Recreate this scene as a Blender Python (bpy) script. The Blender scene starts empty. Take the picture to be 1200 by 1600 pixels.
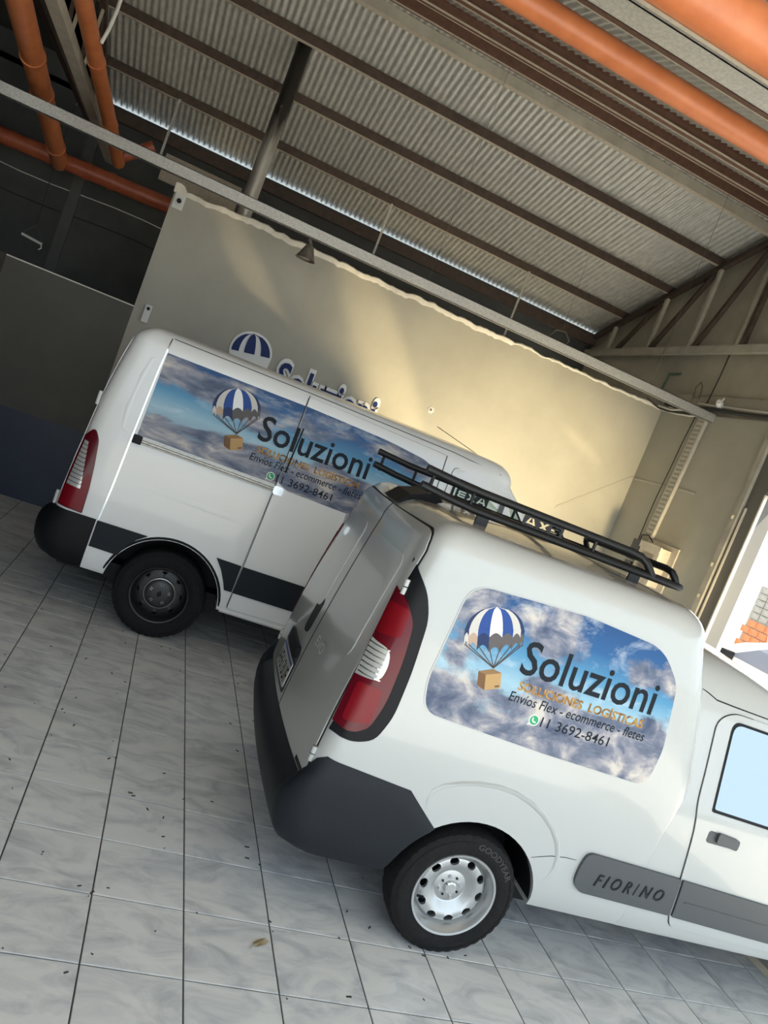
import bpy, bmesh, math, random
from mathutils import Vector, Matrix
random.seed(7)
SC = bpy.context.scene
COL = SC.collection
R = math.radians
S = 0.365                      # floor tile pitch in metres

# ------------------------------------------------------------------ camera
cam_d = bpy.data.cameras.new('camera')
cam = bpy.data.objects.new('camera', cam_d)
COL.objects.link(cam)
right = Vector((0.89932732, -0.24227931, 0.36402074))
down = Vector((0.32539656, -0.18531138, -0.92724149))
fwd = Vector((0.29210862, 0.9523447, -0.08781874))
CAMP = Vector((-0.70413, -2.48875, 2.04806))
m = Matrix((( right.x, -down.x, -fwd.x, CAMP.x), (right.y, -down.y, -fwd.y, CAMP.y),
            (right.z, -down.z, -fwd.z, CAMP.z), (0, 0, 0, 1)))
cam.matrix_world = m
cam_d.sensor_fit = 'HORIZONTAL'
cam_d.sensor_width = 36.0
cam_d.lens = 1207.887 / 1200.0 * 36.0
cam_d.clip_start = 0.05
cam_d.clip_end = 300
SC.camera = cam

# ------------------------------------------------------------------ world, sun, exposure
W = bpy.data.worlds.new('world')
SC.world = W
W.use_nodes = True
nt = W.node_tree
bg = nt.nodes['Background']
bg.inputs['Color'].default_value = (0.74, 0.88, 1.0, 1)
bg.inputs['Strength'].default_value = 2.2
sun_d = bpy.data.lights.new('sun', 'SUN')
sun_d.energy = 18.0
sun_d.angle = R(0.6)
sun_d.color = (1.0, 0.93, 0.80)
sun = bpy.data.objects.new('sun', sun_d)
sun.rotation_euler = Vector((-0.40, 0.30, -0.866)).to_track_quat('-Z', 'Y').to_euler()
sun.location = (12, -2, 14)
COL.objects.link(sun)
por_d = bpy.data.lights.new('door_portal', 'AREA')
por_d.shape = 'RECTANGLE'
por_d.size = 7.8
por_d.size_y = 3.0
por_d.cycles.is_portal = True
por = bpy.data.objects.new('door_portal', por_d)
por.location = (5.2, 0.2, 1.5)
por.rotation_euler = Vector((-1, 0, 0)).to_track_quat('-Z', 'Z').to_euler()
COL.objects.link(por)
# sun glints thrown on the logo wall by the sunlit bonnet and windscreen in the doorway
def glint(name, src, dst, axis, w, h, energy, blend=1.0, col=(1.0, .79, .44), size=.05):
    d = bpy.data.lights.new(name, 'SPOT')
    d.energy = energy; d.color = col; d.spot_blend = blend; d.shadow_soft_size = size
    o = bpy.data.objects.new(name, d)
    src = Vector(src); dst = Vector(dst)
    z = (src - dst); dist = z.length; z.normalize()
    x = Vector(axis); x = (x - z * x.dot(z)).normalized(); y = z.cross(x)
    d.spot_size = 2 * math.atan(max(w, h) / 2 / dist)
    sx, sy = (1, h / w) if w >= h else (w / h, 1)
    mw = Matrix(((x.x, y.x, z.x, src.x), (x.y, y.y, z.y, src.y), (x.z, y.z, z.z, src.z), (0, 0, 0, 1)))
    o.matrix_world = mw @ Matrix.Diagonal((sx, sy, 1, 1))
    COL.objects.link(o)
glint('glint_wide', (4.5, 1.1, 1.15), (3.2, 6.45, 2.3), (1, 0, 0), 6.0, 4.0, 1700, size=.3)
glint('glint_band', (4.5, 1.1, 1.3), (1.36, 6.45, 2.90), (1.29, 0, -1.54), 2.9, .75, 1000)
glint('glint_thin', (4.5, 1.1, 1.35), (-.29, 6.45, 3.10), (.96, 0, -.99), 1.9, .40, 620)
glint('glint_short', (4.5, 1.1, 1.3), (4.16, 6.45, 2.90), (.62, 0, -.22), .9, .16, 420)
por2_d = por_d.copy(); por2_d.size = 12.0; por2_d.size_y = 4.4
por2 = bpy.data.objects.new('yard_portal', por2_d)
por2.location = (0, -3.75, 2.2)
por2.rotation_euler = Vector((0, 1, 0)).to_track_quat('-Z', 'Z').to_euler()
COL.objects.link(por2)
SC.view_settings.view_transform = 'Standard'
SC.view_settings.look = 'None'
SC.view_settings.exposure = 0.16
SC.view_settings.gamma = 1.0
SC.view_settings.use_curve_mapping = False

# ------------------------------------------------------------------ materials
def mat(name, col=(.5, .5, .5), rough=.5, metal=0.0, spec=None, coat=0.0, emit=None, estr=0.0, alpha=None):
    mt = bpy.data.materials.new(name)
    mt.use_nodes = True
    b = mt.node_tree.nodes['Principled BSDF']
    b.inputs['Base Color'].default_value = (*col, 1)
    b.inputs['Roughness'].default_value = rough
    b.inputs['Metallic'].default_value = metal
    if spec is not None: b.inputs['Specular IOR Level'].default_value = spec
    if coat:
        b.inputs['Coat Weight'].default_value = coat
        b.inputs['Coat Roughness'].default_value = 0.04
    if emit:
        b.inputs['Emission Color'].default_value = (*emit, 1)
        b.inputs['Emission Strength'].default_value = estr
    return mt

def nodes(mt):
    return mt.node_tree, mt.node_tree.nodes['Principled BSDF']

def add(nt, typ, **kw):
    n = nt.nodes.new(typ)
    for k, v in kw.items():
        if k in n.inputs.keys(): n.inputs[k].default_value = v
        else: setattr(n, k, v)
    return n

def ramp(nt, fac, stops, interp='LINEAR'):
    r = nt.nodes.new('ShaderNodeValToRGB')
    cr = r.color_ramp
    cr.interpolation = interp
    while len(cr.elements) < len(stops): cr.elements.new(0.5)
    for e, (p, c) in zip(cr.elements, stops):
        e.position = p
        e.color = (*c, 1) if len(c) == 3 else c
    nt.links.new(fac, r.inputs[0])
    return r

def mottled(name, c1, c2, scale, rough=.6, detail=6, metal=0, bump=0.0, coords='Object', stretch=(1, 1, 1), lo=.35, hi=.65, coat=0, spec=None):
    """two-tone noise colour with optional bump"""
    mt = mat(name, c1, rough, metal, coat=coat, spec=spec)
    nt, b = nodes(mt)
    tc = add(nt, 'ShaderNodeTexCoord')
    mp = add(nt, 'ShaderNodeMapping')
    mp.inputs['Scale'].default_value = stretch
    nt.links.new(tc.outputs[coords], mp.inputs['Vector'])
    nz = add(nt, 'ShaderNodeTexNoise', Scale=scale, Detail=detail, Roughness=.6)
    nt.links.new(mp.outputs[0], nz.inputs['Vector'])
    r = ramp(nt, nz.outputs['Fac'], [(lo, c1), (hi, c2)])
    nt.links.new(r.outputs[0], b.inputs['Base Color'])
    if bump:
        bp = add(nt, 'ShaderNodeBump', Strength=bump, Distance=.02)
        nt.links.new(nz.outputs['Fac'], bp.inputs['Height'])
        nt.links.new(bp.outputs[0], b.inputs['Normal'])
    return mt

WHITE = mat('van_white_paint', (.82, .82, .80), .22, coat=.6)
nt_, b_ = nodes(WHITE)
ge_ = add(nt_, 'ShaderNodeNewGeometry'); se_ = add(nt_, 'ShaderNodeSeparateXYZ'); nt_.links.new(ge_.outputs['Normal'], se_.inputs[0])
tc_ = add(nt_, 'ShaderNodeTexCoord'); mp_ = add(nt_, 'ShaderNodeMapping'); mp_.inputs['Scale'].default_value = (4, 22, 4)
nt_.links.new(tc_.outputs['Object'], mp_.inputs[0])
nz_ = add(nt_, 'ShaderNodeTexNoise', Scale=1.0, Detail=6.0, Roughness=.7); nt_.links.new(mp_.outputs[0], nz_.inputs['Vector'])
r1_ = ramp(nt_, se_.outputs['Z'], [(.90, (0, 0, 0)), (.985, (1, 1, 1))])
r2_ = ramp(nt_, nz_.outputs['Fac'], [(.40, (0, 0, 0)), (.60, (.85, .85, .85))])
mu_ = add(nt_, 'ShaderNodeMath', operation='MULTIPLY'); nt_.links.new(r1_.outputs[0], mu_.inputs[0]); nt_.links.new(r2_.outputs[0], mu_.inputs[1])
mx_ = add(nt_, 'ShaderNodeMixRGB'); nt_.links.new(mu_.outputs[0], mx_.inputs[0]); mx_.inputs[1].default_value = (.50, .515, .505, 1); mx_.inputs[2].default_value = (.27, .20, .14, 1)
nt_.links.new(mx_.outputs[0], b_.inputs['Base Color'])
MASTER_WHITE = mat('master_white_paint', (.88, .89, .885), .28, coat=.5)
BLACKP = mat('black_plastic', (.007, .008, .010), .5, spec=.22)
GREYP = mottled('dark_grey_plastic', (.014, .017, .022), (.020, .024, .030), 260, rough=.5, bump=.05, spec=.2)
MOULD = mat('moulding_grey_plastic', (.075, .082, .09), .48)
SEAM = mat('rubber_seam', (.008, .008, .008), .8)
RUBBER = mottled('tyre_rubber', (.010, .010, .011), (.016, .016, .016), 60, rough=.75, spec=.2)
SILVER = mat('silver_steel', (.52, .53, .53), .34, metal=.75)
DARKRIM = mat('black_steel_rim', (.012, .012, .013), .4)
CAPGREY = mat('hub_cap_plastic', (.03, .03, .031), .38)
CHROME = mat('chrome', (.75, .75, .74), .12, metal=1.0)
TUBE = mat('black_powder_coat', (.008, .009, .010), .38, spec=.3)
REDL = mat('red_lens', (.11, .003, .010), .18, spec=.35)
REDM = mat('red_lens_bright', (.20, .004, .010), .25, spec=.3)
CLEARL = mat('clear_lens', (.55, .56, .55), .15, metal=.3, coat=.6)
GLASS = mat('dark_glass', (.035, .04, .042), .03, coat=1.0, spec=1.0)
MIRGLASS = mat('reflective_window_film', (.36, .41, .43), .03, metal=.9)
GREENGLASS = mat('green_tinted_glass', (.42, .52, .38), .05, coat=1.0)
TEXTK = mat('print_charcoal', (.012, .017, .024), .4, spec=.12)
PRINTW = mat('print_white', (.85, .86, .84), .4)
PRINTB = mat('print_blue', (.035, .085, .30), .4, spec=.12)
PRINTBD = mat('print_blue_dark', (.03, .05, .13), .4, spec=.12)
PRINTC = mat('print_cream', (.62, .60, .56), .4, spec=.12)
PRINTS = mat('print_shadow_taupe', (.13, .12, .12), .45, spec=.12)
PRINTT = mat('print_tan', (.50, .36, .27), .45, spec=.12)
PRINTBOX = mat('print_cardboard', (.52, .33, .15), .5, spec=.12)
PRINTBOX2 = mat('print_cardboard_dark', (.20, .11, .055), .5, spec=.12)
PRINTBOX3 = mat('print_cardboard_top', (.30, .18, .09), .5, spec=.12)
PRINTG = mat('print_green', (.05, .38, .17), .4, spec=.12)
PRINTL = mat('print_cord', (.10, .085, .08), .5, spec=.12)
BLUEA = mat('acrylic_blue', (.012, .03, .15), .4, spec=.15)
WHITEA = mat('acrylic_white', (.90, .90, .88), .4)

GOLD = mat('print_gold', (.45, .28, .10), .4, spec=.12)
nt_, b_ = nodes(GOLD)
tc_ = add(nt_, 'ShaderNodeTexCoord')
nz_ = add(nt_, 'ShaderNodeTexNoise', Scale=26.0, Detail=2.0)
nt_.links.new(tc_.outputs['Object'], nz_.inputs['Vector'])
r_ = ramp(nt_, nz_.outputs['Fac'], [(.3, (.10, .05, .03)), (.46, (.36, .18, .04)), (.60, (.55, .34, .12)), (.72, (.12, .06, .04))])
nt_.links.new(r_.outputs[0], b_.inputs['Base Color'])

def sky_print(name, seed):
    """printed sky: UV u,v in 0..1 over the sticker"""
    mt = mat(name, (.3, .5, .7), .32, coat=.06, spec=.25)
    nt, b = nodes(mt)
    L = nt.links.new
    uv = add(nt, 'ShaderNodeUVMap')
    sep = add(nt, 'ShaderNodeSeparateXYZ')
    L(uv.outputs[0], sep.inputs[0])
    sky = ramp(nt, sep.outputs['Y'], [(.20, (.28, .39, .48)), (.42, (.32, .52, .64)), (.60, (.09, .29, .49)), (.80, (.022, .11, .29)), (1.0, (.015, .07, .21))])
    mp = add(nt, 'ShaderNodeMapping')
    mp.inputs['Scale'].default_value = (3.0, 2.3, 1)
    mp.inputs['Location'].default_value = (seed, seed * .7, 0)
    mp.inputs['Rotation'].default_value = (0, 0, R(-14))
    L(uv.outputs[0], mp.inputs['Vector'])
    n1 = add(nt, 'ShaderNodeTexNoise', Scale=1.0, Detail=8.0, Roughness=.58, Distortion=.25)
    L(mp.outputs[0], n1.inputs['Vector'])
    n2 = add(nt, 'ShaderNodeTexNoise', Scale=2.6, Detail=7.0, Roughness=.6, Distortion=.4)
    L(mp.outputs[0], n2.inputs['Vector'])
    # coverage: dense at the bottom, a hole of blue in the middle, clouds along the top
    cov = ramp(nt, sep.outputs['Y'], [(0.0, (.26,) * 3), (.30, (.20,) * 3), (.42, (-.02,) * 3), (.60, (-.05,) * 3), (.76, (.10,) * 3), (1.0, (.05,) * 3)])
    sm = add(nt, 'ShaderNodeMath', operation='ADD')
    L(n1.outputs['Fac'], sm.inputs[0]); L(cov.outputs[0], sm.inputs[1])
    mask = ramp(nt, sm.outputs[0], [(.53, (0, 0, 0)), (.60, (1, 1, 1))])
    shade = ramp(nt, n2.outputs['Fac'], [(.32, (.055, .08, .15)), (.45, (.14, .165, .24)), (.55, (.30, .30, .35)), (.68, (.62, .57, .52))])
    wisp = ramp(nt, n2.outputs['Fac'], [(.52, (0, 0, 0)), (.75, (.5, .5, .5))])
    mx0 = add(nt, 'ShaderNodeMixRGB'); L(wisp.outputs[0], mx0.inputs[0]); L(sky.outputs[0], mx0.inputs[1]); mx0.inputs[2].default_value = (.75, .82, .86, 1)
    mx = add(nt, 'ShaderNodeMixRGB')
    L(mask.outputs[0], mx.inputs[0]); L(mx0.outputs[0], mx.inputs[1]); L(shade.outputs[0], mx.inputs[2])
    L(mx.outputs[0], b.inputs['Base Color'])
    return mt
SKYF = sky_print('sky_print_small_van', 3.1)
SKYM = sky_print('sky_print_large_van', 8.4)

# floor tile: marbled white ceramic
TILE = mat('marbled_ceramic', (.6, .6, .6), .22, coat=0.0)
nt_, b_ = nodes(TILE)
oi = add(nt_, 'ShaderNodeObjectInfo'); tc_ = add(nt_, 'ShaderNodeTexCoord')
cx = add(nt_, 'ShaderNodeCombineXYZ')
ml = add(nt_, 'ShaderNodeMath', operation='MULTIPLY'); ml.inputs[1].default_value = 57.0
nt_.links.new(oi.outputs['Random'], ml.inputs[0]); nt_.links.new(ml.outputs[0], cx.inputs[0]); nt_.links.new(ml.outputs[0], cx.inputs[2])
va = add(nt_, 'ShaderNodeVectorMath', operation='ADD')
nt_.links.new(tc_.outputs['Object'], va.inputs[0]); nt_.links.new(cx.outputs[0], va.inputs[1])
mp_ = add(nt_, 'ShaderNodeMapping'); mp_.inputs['Scale'].default_value = (4.0, 8.0, 1); mp_.inputs['Rotation'].default_value = (0, 0, R(25))
nt_.links.new(va.outputs[0], mp_.inputs[0])
nz_ = add(nt_, 'ShaderNodeTexNoise', Scale=1.0, Detail=5.0, Roughness=.6, Distortion=.9)
nt_.links.new(mp_.outputs[0], nz_.inputs['Vector'])
r_ = ramp(nt_, nz_.outputs['Fac'], [(.30, (.50, .51, .53)), (.44, (.64, .65, .66)), (.56, (.76, .76, .75)), (.72, (.80, .795, .78))])
nt_.links.new(r_.outputs[0], b_.inputs['Base Color'])
GROUT = mat('dark_grout', (.06, .058, .055), .9)
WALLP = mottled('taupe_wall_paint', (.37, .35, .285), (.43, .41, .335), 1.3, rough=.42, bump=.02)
WALLD = mottled('dark_taupe_wall', (.065, .061, .047), (.085, .078, .06), 1.0, rough=.5)  # darker taupe than on the logo wall
BLUEP = mottled('navy_wall_paint', (.004, .011, .036), (.006, .015, .047), 2.0, rough=.4)
PLASTER = mottled('broken_plaster', (.74, .70, .60), (.88, .84, .74), 9, rough=.9, bump=.3)
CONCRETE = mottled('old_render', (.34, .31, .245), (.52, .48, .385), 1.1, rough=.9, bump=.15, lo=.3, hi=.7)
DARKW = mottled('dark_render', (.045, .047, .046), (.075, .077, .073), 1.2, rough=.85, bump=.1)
GALV = mottled('galvanised_steel', (.42, .415, .385), (.56, .55, .51), 45, rough=.42, metal=.5)
SHEET = mottled('corrugated_zinc', (.44, .43, .385), (.60, .585, .53), 9, rough=.40, metal=.3, stretch=(3, 1, 1))
BROWN = mottled('brown_primer_steel', (.115, .055, .036), (.15, .075, .05), 14, rough=.6)
BROWND = mottled('dark_brown_steel', (.05, .034, .026), (.08, .052, .038), 14, rough=.7)
CREAM = mottled('dusty_lit_flange', (.44, .38, .29), (.54, .47, .37), 20, rough=.8)  # dust tone plus light off the floor, put into the flange colour
GREYST = mottled('grey_painted_steel', (.36, .335, .27), (.46, .43, .35), 5, rough=.7)
ORANGE = mottled('orange_pvc', (.46, .135, .045), (.56, .18, .065), 6, rough=.38)
REDPIPE = mottled('red_brown_pvc', (.30, .07, .03), (.38, .10, .045), 6, rough=.42)
CHIM = mat('sooty_flue', (.5, .48, .43), .35, metal=.6)
nt_, b_ = nodes(CHIM)
tc_ = add(nt_, 'ShaderNodeTexCoord'); se_ = add(nt_, 'ShaderNodeSeparateXYZ'); nt_.links.new(tc_.outputs['Object'], se_.inputs[0])
mp_ = add(nt_, 'ShaderNodeMapping'); mp_.inputs['Scale'].default_value = (14, 14, 1.6); nt_.links.new(tc_.outputs['Object'], mp_.inputs[0])
nz_ = add(nt_, 'ShaderNodeTexNoise', Scale=1.0, Detail=5.0); nt_.links.new(mp_.outputs[0], nz_.inputs['Vector'])
ad_ = add(nt_, 'ShaderNodeMath', operation='MULTIPLY_ADD'); nt_.links.new(nz_.outputs['Fac'], ad_.inputs[0]); ad_.inputs[1].default_value = 1.3
nt_.links.new(se_.outputs['Z'], ad_.inputs[2])
mr_ = add(nt_, 'ShaderNodeMapRange'); nt_.links.new(ad_.outputs[0], mr_.inputs['Value']); mr_.inputs['From Min'].default_value = 5.25; mr_.inputs['From Max'].default_value = 5.75
r_ = ramp(nt_, mr_.outputs[0], [(.0, (.52, .50, .45)), (.45, (.30, .28, .24)), (1.0, (.035, .032, .028))])
nt_.links.new(r_.outputs[0], b_.inputs['Base Color'])
WIRE = mat('thin_wire', (.10, .095, .08), .6)
CABLEK = mat('black_cable', (.02, .02, .02), .6)
CABLEW = mat('white_conduit', (.66, .64, .58), .55)
BOXP = mottled('aged_box_plastic', (.55, .48, .38), (.64, .58, .47), 10, rough=.5)
WHITEP = mat('white_plastic', (.72, .72, .69), .4)
FRAME = mat('door_frame_steel', (.13, .125, .11), .5)
ALU = mat('aluminium_strip', (.75, .72, .62), .3, metal=.4)
LAMPM = mottled('rusty_lamp', (.10, .085, .07), (.16, .14, .115), 20, rough=.6)
BULB = mat('lamp_glass', (.85, .82, .74), .2)
PAVE = mottled('warm_paving', (.42, .40, .36), (.54, .515, .47), 6, rough=.85)
ASPH = mottled('asphalt', (.16, .155, .15), (.22, .215, .205), 20, rough=.9)
EXTW = mat('street_white_wall', (.90, .885, .84), .8)
BRICK = mottled('orange_brick', (.44, .14, .06), (.55, .20, .09), 12, rough=.85)
GBLOCK = mottled('grey_blocks', (.22, .22, .21), (.30, .30, .29), 12, rough=.9)
BARK = mat('pale_bark', (.50, .47, .40), .9)
CARBLUE = mat('blue_grey_paint', (.22, .24, .32), .3)
LEAF = mottled('dry_leaf_skin', (.30, .22, .12), (.42, .34, .22), 40, rough=.8)

# ------------------------------------------------------------------ object helpers
def tag(o, label=None, cat=None, group=None, kind=None):
    if label: o['label'] = label
    if cat: o['category'] = cat
    if group: o['group'] = group
    if kind: o['kind'] = kind
    return o

def empty(name, loc=(0, 0, 0), rz=0.0):
    o = bpy.data.objects.new(name, None)
    o.location = loc
    o.rotation_euler = (0, 0, rz)
    o.empty_display_size = .2
    COL.objects.link(o)
    return o

def link(name, me, mt=None, parent=None):
    o = bpy.data.objects.new(name, me)
    if mt is not None and len(me.materials) == 0: me.materials.append(mt)
    COL.objects.link(o)
    if parent is not None: o.parent = parent
    return o

class B:
    def __init__(s):
        s.v = []; s.f = []; s.uv = None
    def grid(s, rows, closed_u=False, closed_v=False, flip=False):
        n0 = len(s.v); nr = len(rows); nc = len(rows[0])
        for r in rows: s.v += [tuple(p) for p in r]
        for i in range(nr if closed_v else nr - 1):
            for j in range(nc if closed_u else nc - 1):
                a = n0 + i * nc + j; b = n0 + i * nc + (j + 1) % nc
                c = n0 + ((i + 1) % nr) * nc + (j + 1) % nc; d = n0 + ((i + 1) % nr) * nc + j
                s.f.append((a, d, c, b) if flip else (a, b, c, d))
        return s
    def box(s, x0, x1, y0, y1, z0, z1):
        n = len(s.v)
        s.v += [(x, y, z) for x in (x0, x1) for y in (y0, y1) for z in (z0, z1)]
        s.f += [tuple(n + i for i in q) for q in ((0, 1, 3, 2), (4, 6, 7, 5), (0, 4, 5, 1), (2, 3, 7, 6), (0, 2, 6, 4), (1, 5, 7, 3))]
        return s
    def obox(s, c, ax, ay, az):
        """box with centre and half-axis vectors"""
        n = len(s.v); c = Vector(c); ax = Vector(ax); ay = Vector(ay); az = Vector(az)
        s.v += [tuple(c + i * ax + j * ay + k * az) for i in (-1, 1) for j in (-1, 1) for k in (-1, 1)]
        s.f += [tuple(n + i for i in q) for q in ((0, 1, 3, 2), (4, 6, 7, 5), (0, 4, 5, 1), (2, 3, 7, 6), (0, 2, 6, 4), (1, 5, 7, 3))]
        return s
    def beam(s, p, q, w, h, up=(0, 0, 1)):
        p = Vector(p); q = Vector(q); d = (q - p); a = d.normalized()
        side = a.cross(Vector(up)).normalized(); u = side.cross(a).normalized()
        return s.obox((p + q) / 2, d / 2, side * w / 2, u * h / 2)
    def tube(s, pts, r, n=10, cap=True, radii=None):
        pts = [Vector(p) for p in pts]
        rows = []
        t0 = (pts[1] - pts[0]).normalized()
        ref = Vector((0, 0, 1)) if abs(t0.z) < .9 else Vector((1, 0, 0))
        a = t0.cross(ref).normalized()
        for i, p in enumerate(pts):
            if i == 0: t = pts[1] - pts[0]
            elif i == len(pts) - 1: t = pts[-1] - pts[-2]
            else: t = (pts[i + 1] - p).normalized() + (p - pts[i - 1]).normalized()
            t.normalize()
            a = (a - t * a.dot(t)).normalized()
            b = t.cross(a)
            rr = radii[i] if radii else r
            rows.append([p + (a * math.cos(2 * math.pi * k / n) + b * math.sin(2 * math.pi * k / n)) * rr for k in range(n)])
        n0 = len(s.v)
        s.grid(rows, closed_u=True)
        if cap:
            s.f.append(tuple(n0 + k for k in reversed(range(n))))
            m_ = n0 + (len(rows) - 1) * n
            s.f.append(tuple(m_ + k for k in range(n)))
        return s
    def cyl(s, p, q, r, n=20, r2=None):
        return s.tube([p, q], r, n, radii=[r, r if r2 is None else r2])
    def lathe(s, prof, o=(0, 0, 0), n=48, closed=False):
        """profile of (radius, y) around the local Y axis"""
        rows = [[(o[0] + r * math.cos(2 * math.pi * k / n), o[1] + y, o[2] + r * math.sin(2 * math.pi * k / n)) for k in range(n)] for r, y in prof]
        return s.grid(rows, closed_u=True, closed_v=closed)
    def prism(s, poly, fn, d0, d1):
        """polygon (list of 2d) extruded: fn(u,v,d)"""
        n0 = len(s.v); n = len(poly)
        s.v += [tuple(fn(u, v, d0)) for u, v in poly] + [tuple(fn(u, v, d1)) for u, v in poly]
        s.f.append(tuple(n0 + i for i in reversed(range(n))))
        s.f.append(tuple(n0 + n + i for i in range(n)))
        for i in range(n): s.f.append((n0 + i, n0 + (i + 1) % n, n0 + n + (i + 1) % n, n0 + n + i))
        return s
    def mesh(s, name, ang=None, fix=True):
        me = bpy.data.meshes.new(name)
        me.from_pydata([tuple(p) for p in s.v], [], s.f)
        if fix:
            bm = bmesh.new(); bm.from_mesh(me)
            bmesh.ops.recalc_face_normals(bm, faces=bm.faces)
            bm.to_mesh(me); bm.free()
        me.update()
        if ang is not None: smooth(me, ang)
        return me
    def build(s, name, mt, parent=None, ang=None, fix=True):
        return link(name, s.mesh(name, ang, fix), mt, parent)

def smooth(me, ang):
    me.polygons.foreach_set('use_smooth', [True] * len(me.polygons))
    me.set_sharp_from_angle(angle=R(ang))

def boolean(me, cutters, op='DIFFERENCE', ang=None):
    """exact boolean of mesh data, returns new mesh data"""
    o = bpy.data.objects.new('tmp_target', me); COL.objects.link(o)
    tmp = [o]
    for c in cutters:
        co = bpy.data.objects.new('tmp_cutter', c); COL.objects.link(co); tmp.append(co)
        md = o.modifiers.new('b', 'BOOLEAN'); md.object = co; md.operation = op; md.solver = 'EXACT'
    bpy.context.view_layer.update()
    dg = bpy.context.evaluated_depsgraph_get()
    out = bpy.data.meshes.new_from_object(o.evaluated_get(dg))
    for t in tmp: bpy.data.objects.remove(t)
    if ang is not None: smooth(out, ang)
    return out

def rounded(pts, r, n=5):
    """round the corners of a polygon; r number or list"""
    out = []
    N = len(pts)
    for i in range(N):
        p = Vector(pts[i]); a = Vector(pts[i - 1]) - p; b = Vector(pts[(i + 1) % N]) - p
        rr = r[i] if isinstance(r, (list, tuple)) else r
        if rr <= 0: out.append(tuple(p)); continue
        la, lb = a.length, b.length
        a.normalize(); b.normalize()
        k = min(rr, la * .48, lb * .48)
        for j in range(n + 1):
            t = j / n
            q = p + a * k * (1 - t) ** 2 + b * k * t ** 2
            out.append((q.x, q.y))
    return out

def patch(poly, fn, off, thick=0.0, cu=(), cv=(), uvbox=None):
    """polygon in 2d surface coordinates laid on a surface fn(u,v,off); cut along cu/cv so it follows it; optional skirt"""
    bm = bmesh.new()
    vs = [bm.verts.new((u, v, 0)) for u, v in poly]
    bm.faces.new(vs)
    return _lay(bm, fn, off, thick, cu, cv, uvbox)

def _lay(bm, fn, off, thick, cu, cv, uvbox=None, name='patch'):
    us = [v.co.x for v in bm.verts]; vv = [v.co.y for v in bm.verts]
    for c in cu:
        if min(us) < c < max(us): bmesh.ops.bisect_plane(bm, geom=bm.verts[:] + bm.edges[:] + bm.faces[:], plane_co=(c, 0, 0), plane_no=(1, 0, 0))
    for c in cv:
        if min(vv) < c < max(vv): bmesh.ops.bisect_plane(bm, geom=bm.verts[:] + bm.edges[:] + bm.faces[:], plane_co=(0, c, 0), plane_no=(0, 1, 0))
    if uvbox:
        ul = bm.loops.layers.uv.new('UVMap')
        x0, x1, y0, y1 = uvbox
        for f in bm.faces:
            for l in f.loops: l[ul].uv = ((l.vert.co.x - x0) / (x1 - x0), (l.vert.co.y - y0) / (y1 - y0))
    if thick:
        src = {v: (v.co.x, v.co.y) for v in bm.verts}
        top = list(bm.faces)
        ret = bmesh.ops.extrude_face_region(bm, geom=top)
        newv = [g for g in ret['geom'] if isinstance(g, bmesh.types.BMVert)]
        newset = set(newv)
        for v in bm.verts:
            u, w = v.co.x, v.co.y
            v.co = fn(u, w, off if v in newset else off - thick)
        # extrude keeps the old faces: they become the underside
    else:
        for v in bm.verts: v.co = fn(v.co.x, v.co.y, off)
    bmesh.ops.recalc_face_normals(bm, faces=bm.faces)
    if not thick and len(bm.faces):
        # face outwards: compare with the offset direction
        f = max(bm.faces, key=lambda q: q.calc_area())
        bm.normal_update()
    me = bpy.data.meshes.new(name)
    bm.to_mesh(me); bm.free()
    return me

def text_mesh(txt, bold=0.0, shear=0.0):
    cu = bpy.data.curves.new('txt', 'FONT')
    cu.body = txt
    cu.offset = bold
    cu.shear = shear
    cu.resolution_u = 3
    o = bpy.data.objects.new('txt', cu); COL.objects.link(o)
    bpy.context.view_layer.update()
    me = bpy.data.meshes.new_from_object(o.evaluated_get(bpy.context.evaluated_depsgraph_get()))
    bpy.data.objects.remove(o); bpy.data.curves.remove(cu)
    bm = bmesh.new(); bm.from_mesh(me); bpy.data.meshes.remove(me)
    bmesh.ops.remove_doubles(bm, verts=bm.verts, dist=1e-5)
    return bm

_b = text_mesh('H')
CAPH = max(v.co.y for v in _b.verts)
_b.free()
def fit_text(txt, x0, x1, base, cap, bold=0.0, capref=None, mirror=False, shear=0.0):
    """text bmesh scaled to run x0..x1 with the cap height given"""
    bm = text_mesh(txt, bold, shear)
    xs = [v.co.x for v in bm.verts]; ys = [v.co.y for v in bm.verts]
    a, b = min(xs), max(xs)
    ch = CAPH if capref is None else capref
    for v in bm.verts:
        t = (v.co.x - a) / (b - a)
        if mirror: t = 1 - t
        v.co = Vector((x0 + t * (x1 - x0), base + v.co.y / ch * cap, 0))
    return bm

def copy_tree(o, parent=None):
    c = o.copy(); COL.objects.link(c)
    if parent is not None: c.parent = parent
    for ch in list(o.children):
        if ch is not c: copy_tree(ch, c)
    return c

def split_words(bm, gap):
    """split a laid-out text bmesh into separate bmeshes, one for each word (by gaps along x)"""
    bm.verts.ensure_lookup_table()
    seen, isl = set(), []
    for v in bm.verts:
        if v.index in seen: continue
        st, comp = [v], []
        seen.add(v.index)
        while st:
            w = st.pop(); comp.append(w)
            for e in w.link_edges:
                o = e.other_vert(w)
                if o.index not in seen: seen.add(o.index); st.append(o)
        isl.append((min(w.co.x for w in comp), max(w.co.x for w in comp), comp))
    isl.sort(key=lambda t: t[0])
    groups, end = [], None
    for a, b, comp in isl:
        if end is None or a - end > gap: groups.append([]); end = b
        groups[-1] += comp; end = max(end, b)
    out = []
    for g in groups:
        nb = bmesh.new(); mp = {w: nb.verts.new(w.co) for w in g}
        fs = set(f for w in g for f in w.link_faces)
        for f in fs: nb.faces.new([mp[w] for w in f.verts])
        out.append(nb)
    bm.free()
    return out
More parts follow.
